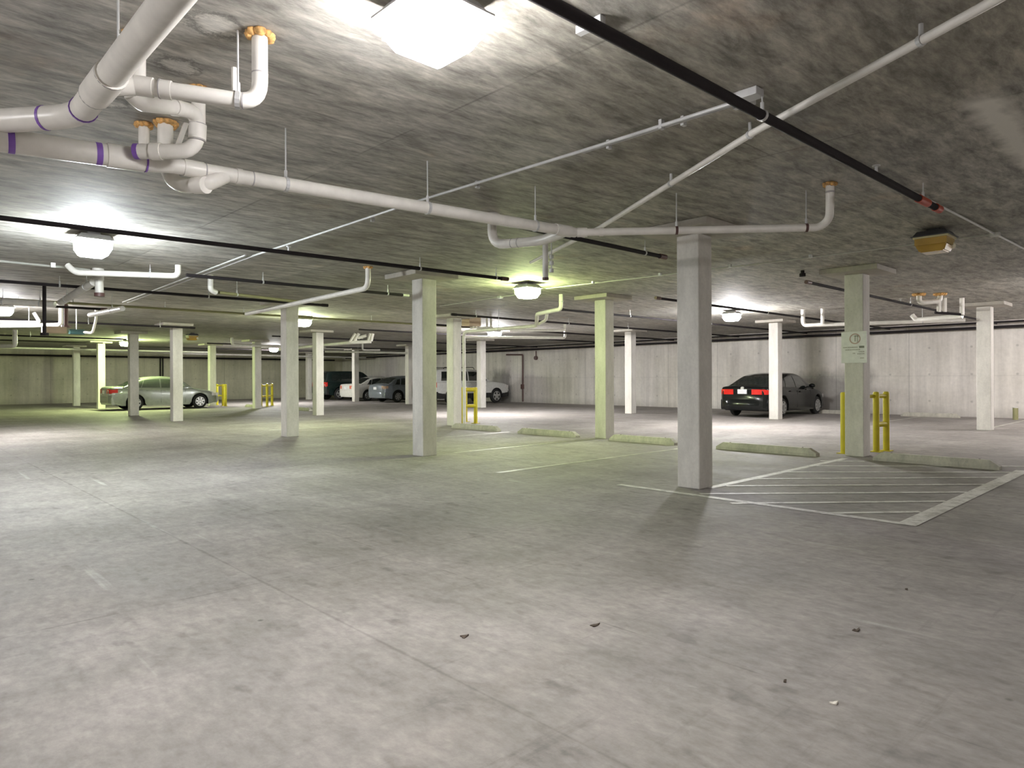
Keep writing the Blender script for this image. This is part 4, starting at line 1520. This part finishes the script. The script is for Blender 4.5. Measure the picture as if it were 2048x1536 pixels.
paint_k = mat('black_car_paint', (0.006, 0.007, 0.007), 0.15, 0.0, coat=0.3, spec=0.35)
paint_w = mat('white_car_paint', (0.62, 0.61, 0.57), 0.3, 0.0, coat=0.6)
paint_w2 = mat('cool_white_paint', (0.66, 0.66, 0.64), 0.3, 0.0, coat=0.6)
paint_b = mat('blue_grey_paint', (0.20, 0.225, 0.25), 0.28, 0.35, coat=0.6)
paint_g = mat('dark_green_paint', (0.014, 0.026, 0.024), 0.2, 0.0, coat=0.8)

sp = dict(SEDAN)
sp['tailclear'] = True
sp['glass'] = mat('grey_green_car_glass', (0.10, 0.12, 0.10), 0.06, coat=0.6, spec=0.8)
Car('silver four-door sedan parked behind two pale columns at the left', 'car', (7.5, 32.85), sp, paint_s, 'parked_sedan')
sp = stretch(SEDAN, 1.02)
sp.update(plate=0.78, badge=0.965, tail=(0.38, 0.76, 0.93, 0.36), w=1.84)
Car('black sedan with red tail lamps and white plate parked at the right wall', 'car', (20.95, 10.12), sp, paint_k, 'parked_sedan')
sp = dict(SEDAN)
sp.update(h=1.42, tailmat=mat('pale_red_tail_lamp', (0.62, 0.16, 0.11), 0.15, coat=0.6))
Car('white sedan with its tail toward us between the dark wagon and the blue-grey car', 'car', (20.95, 35.75), sp, paint_w, 'parked_sedan')
HATCH = dict(SEDAN)
HATCH.update(len=4.4, axles=(0.95, 3.5),
             plan=[(0, 0.80), (0.12, 0.92), (0.5, 0.98), (1.2, 1.0), (3.0, 1.0), (3.8, 0.95), (4.2, 0.85), (4.4, 0.66)],
             deck=[(0, 0.92), (0.05, 0.99), (0.14, 1.01), (0.5, 1.02), (0.9, 1.0), (1.6, 0.97), (2.6, 0.95), (3.0, 0.97), (3.3, 0.95), (3.8, 0.86), (4.2, 0.74), (4.35, 0.64), (4.4, 0.56)],
             roof=[(0.32, 1.0), (0.55, 1.13), (0.85, 1.30), (1.3, 1.43), (1.9, 1.47), (2.3, 1.45), (2.65, 1.36), (2.95, 1.18), (3.25, 0.93)],
             win=[(0.75, 1.1, 1.0, 1.2), (1.16, 1.9, 1.26, 1.9), (1.96, 2.84, 1.96, 2.5)], rg=(0.40, 1.0), fg=(2.55, 3.18), mirror=2.8, handles=(1.4, 2.2), doors=(1.93, 2.9))
HATCH['tail'] = (0.78, 0.76, 0.93, 0.3)
HATCH['tailmat'] = mat('pale_amber_tail_lamp', (0.45, 0.30, 0.20), 0.15, coat=0.6)
Car('blue-grey car with a pale tail parked between the thin far column and the middle column', 'car', (20.85, 32.3), HATCH, paint_b, 'parked_car')
SUV = dict(len=4.85, w=1.90, h=1.85, clr=0.30, wr=0.385, axles=(1.02, 3.88), spokes=5, tumble=0.22, yb=0.95, shoulder=0.12, clad=0.52,
           plan=[(0, 0.90), (0.1, 0.96), (0.5, 0.99), (1.2, 1.0), (3.6, 1.0), (4.3, 0.97), (4.7, 0.90), (4.85, 0.80)],
           deck=[(0, 1.10), (0.05, 1.16), (0.2, 1.18), (1.5, 1.18), (3.0, 1.17), (3.5, 1.18), (3.9, 1.14), (4.4, 1.08), (4.7, 1.00), (4.8, 0.90), (4.85, 0.80)],
           roof=[(0.06, 1.18), (0.14, 1.50), (0.26, 1.74), (0.55, 1.80), (1.5, 1.82), (2.4, 1.81), (2.75, 1.76), (3.1, 1.52), (3.5, 1.15)],
           win=[(0.42, 1.05, 0.50, 1.05), (1.14, 2.02, 1.14, 2.02), (2.10, 3.05, 2.10, 2.72)],
           rg=(0.075, 0.24), fg=(2.80, 3.44), tail=(0.78, 0.85, 1.14, 0.16), head=(0.78, 0.98), mirror=3.0, handles=(1.35, 2.3),
           doors=(2.06, 3.15), plate=0.78, bump=(0.36, 0.66), bumpmat=BTRIM, mirrormat=BTRIM, rails=(0.7, 2.6))
Car('white off-road wagon with roof rails seen side-on behind the yellow guard', 'car', (20.62, 27.35), stretch(SUV, 1.085), paint_w2, 'parked_wagon')
sp = dict(SUV)
sp.update(clad=0.0, bumpmat=BTRIM, rails=None)
Car('dark green off-road wagon parked farthest back beside the pale column', 'car', (20.85, 38.95), sp, paint_g, 'parked_wagon')
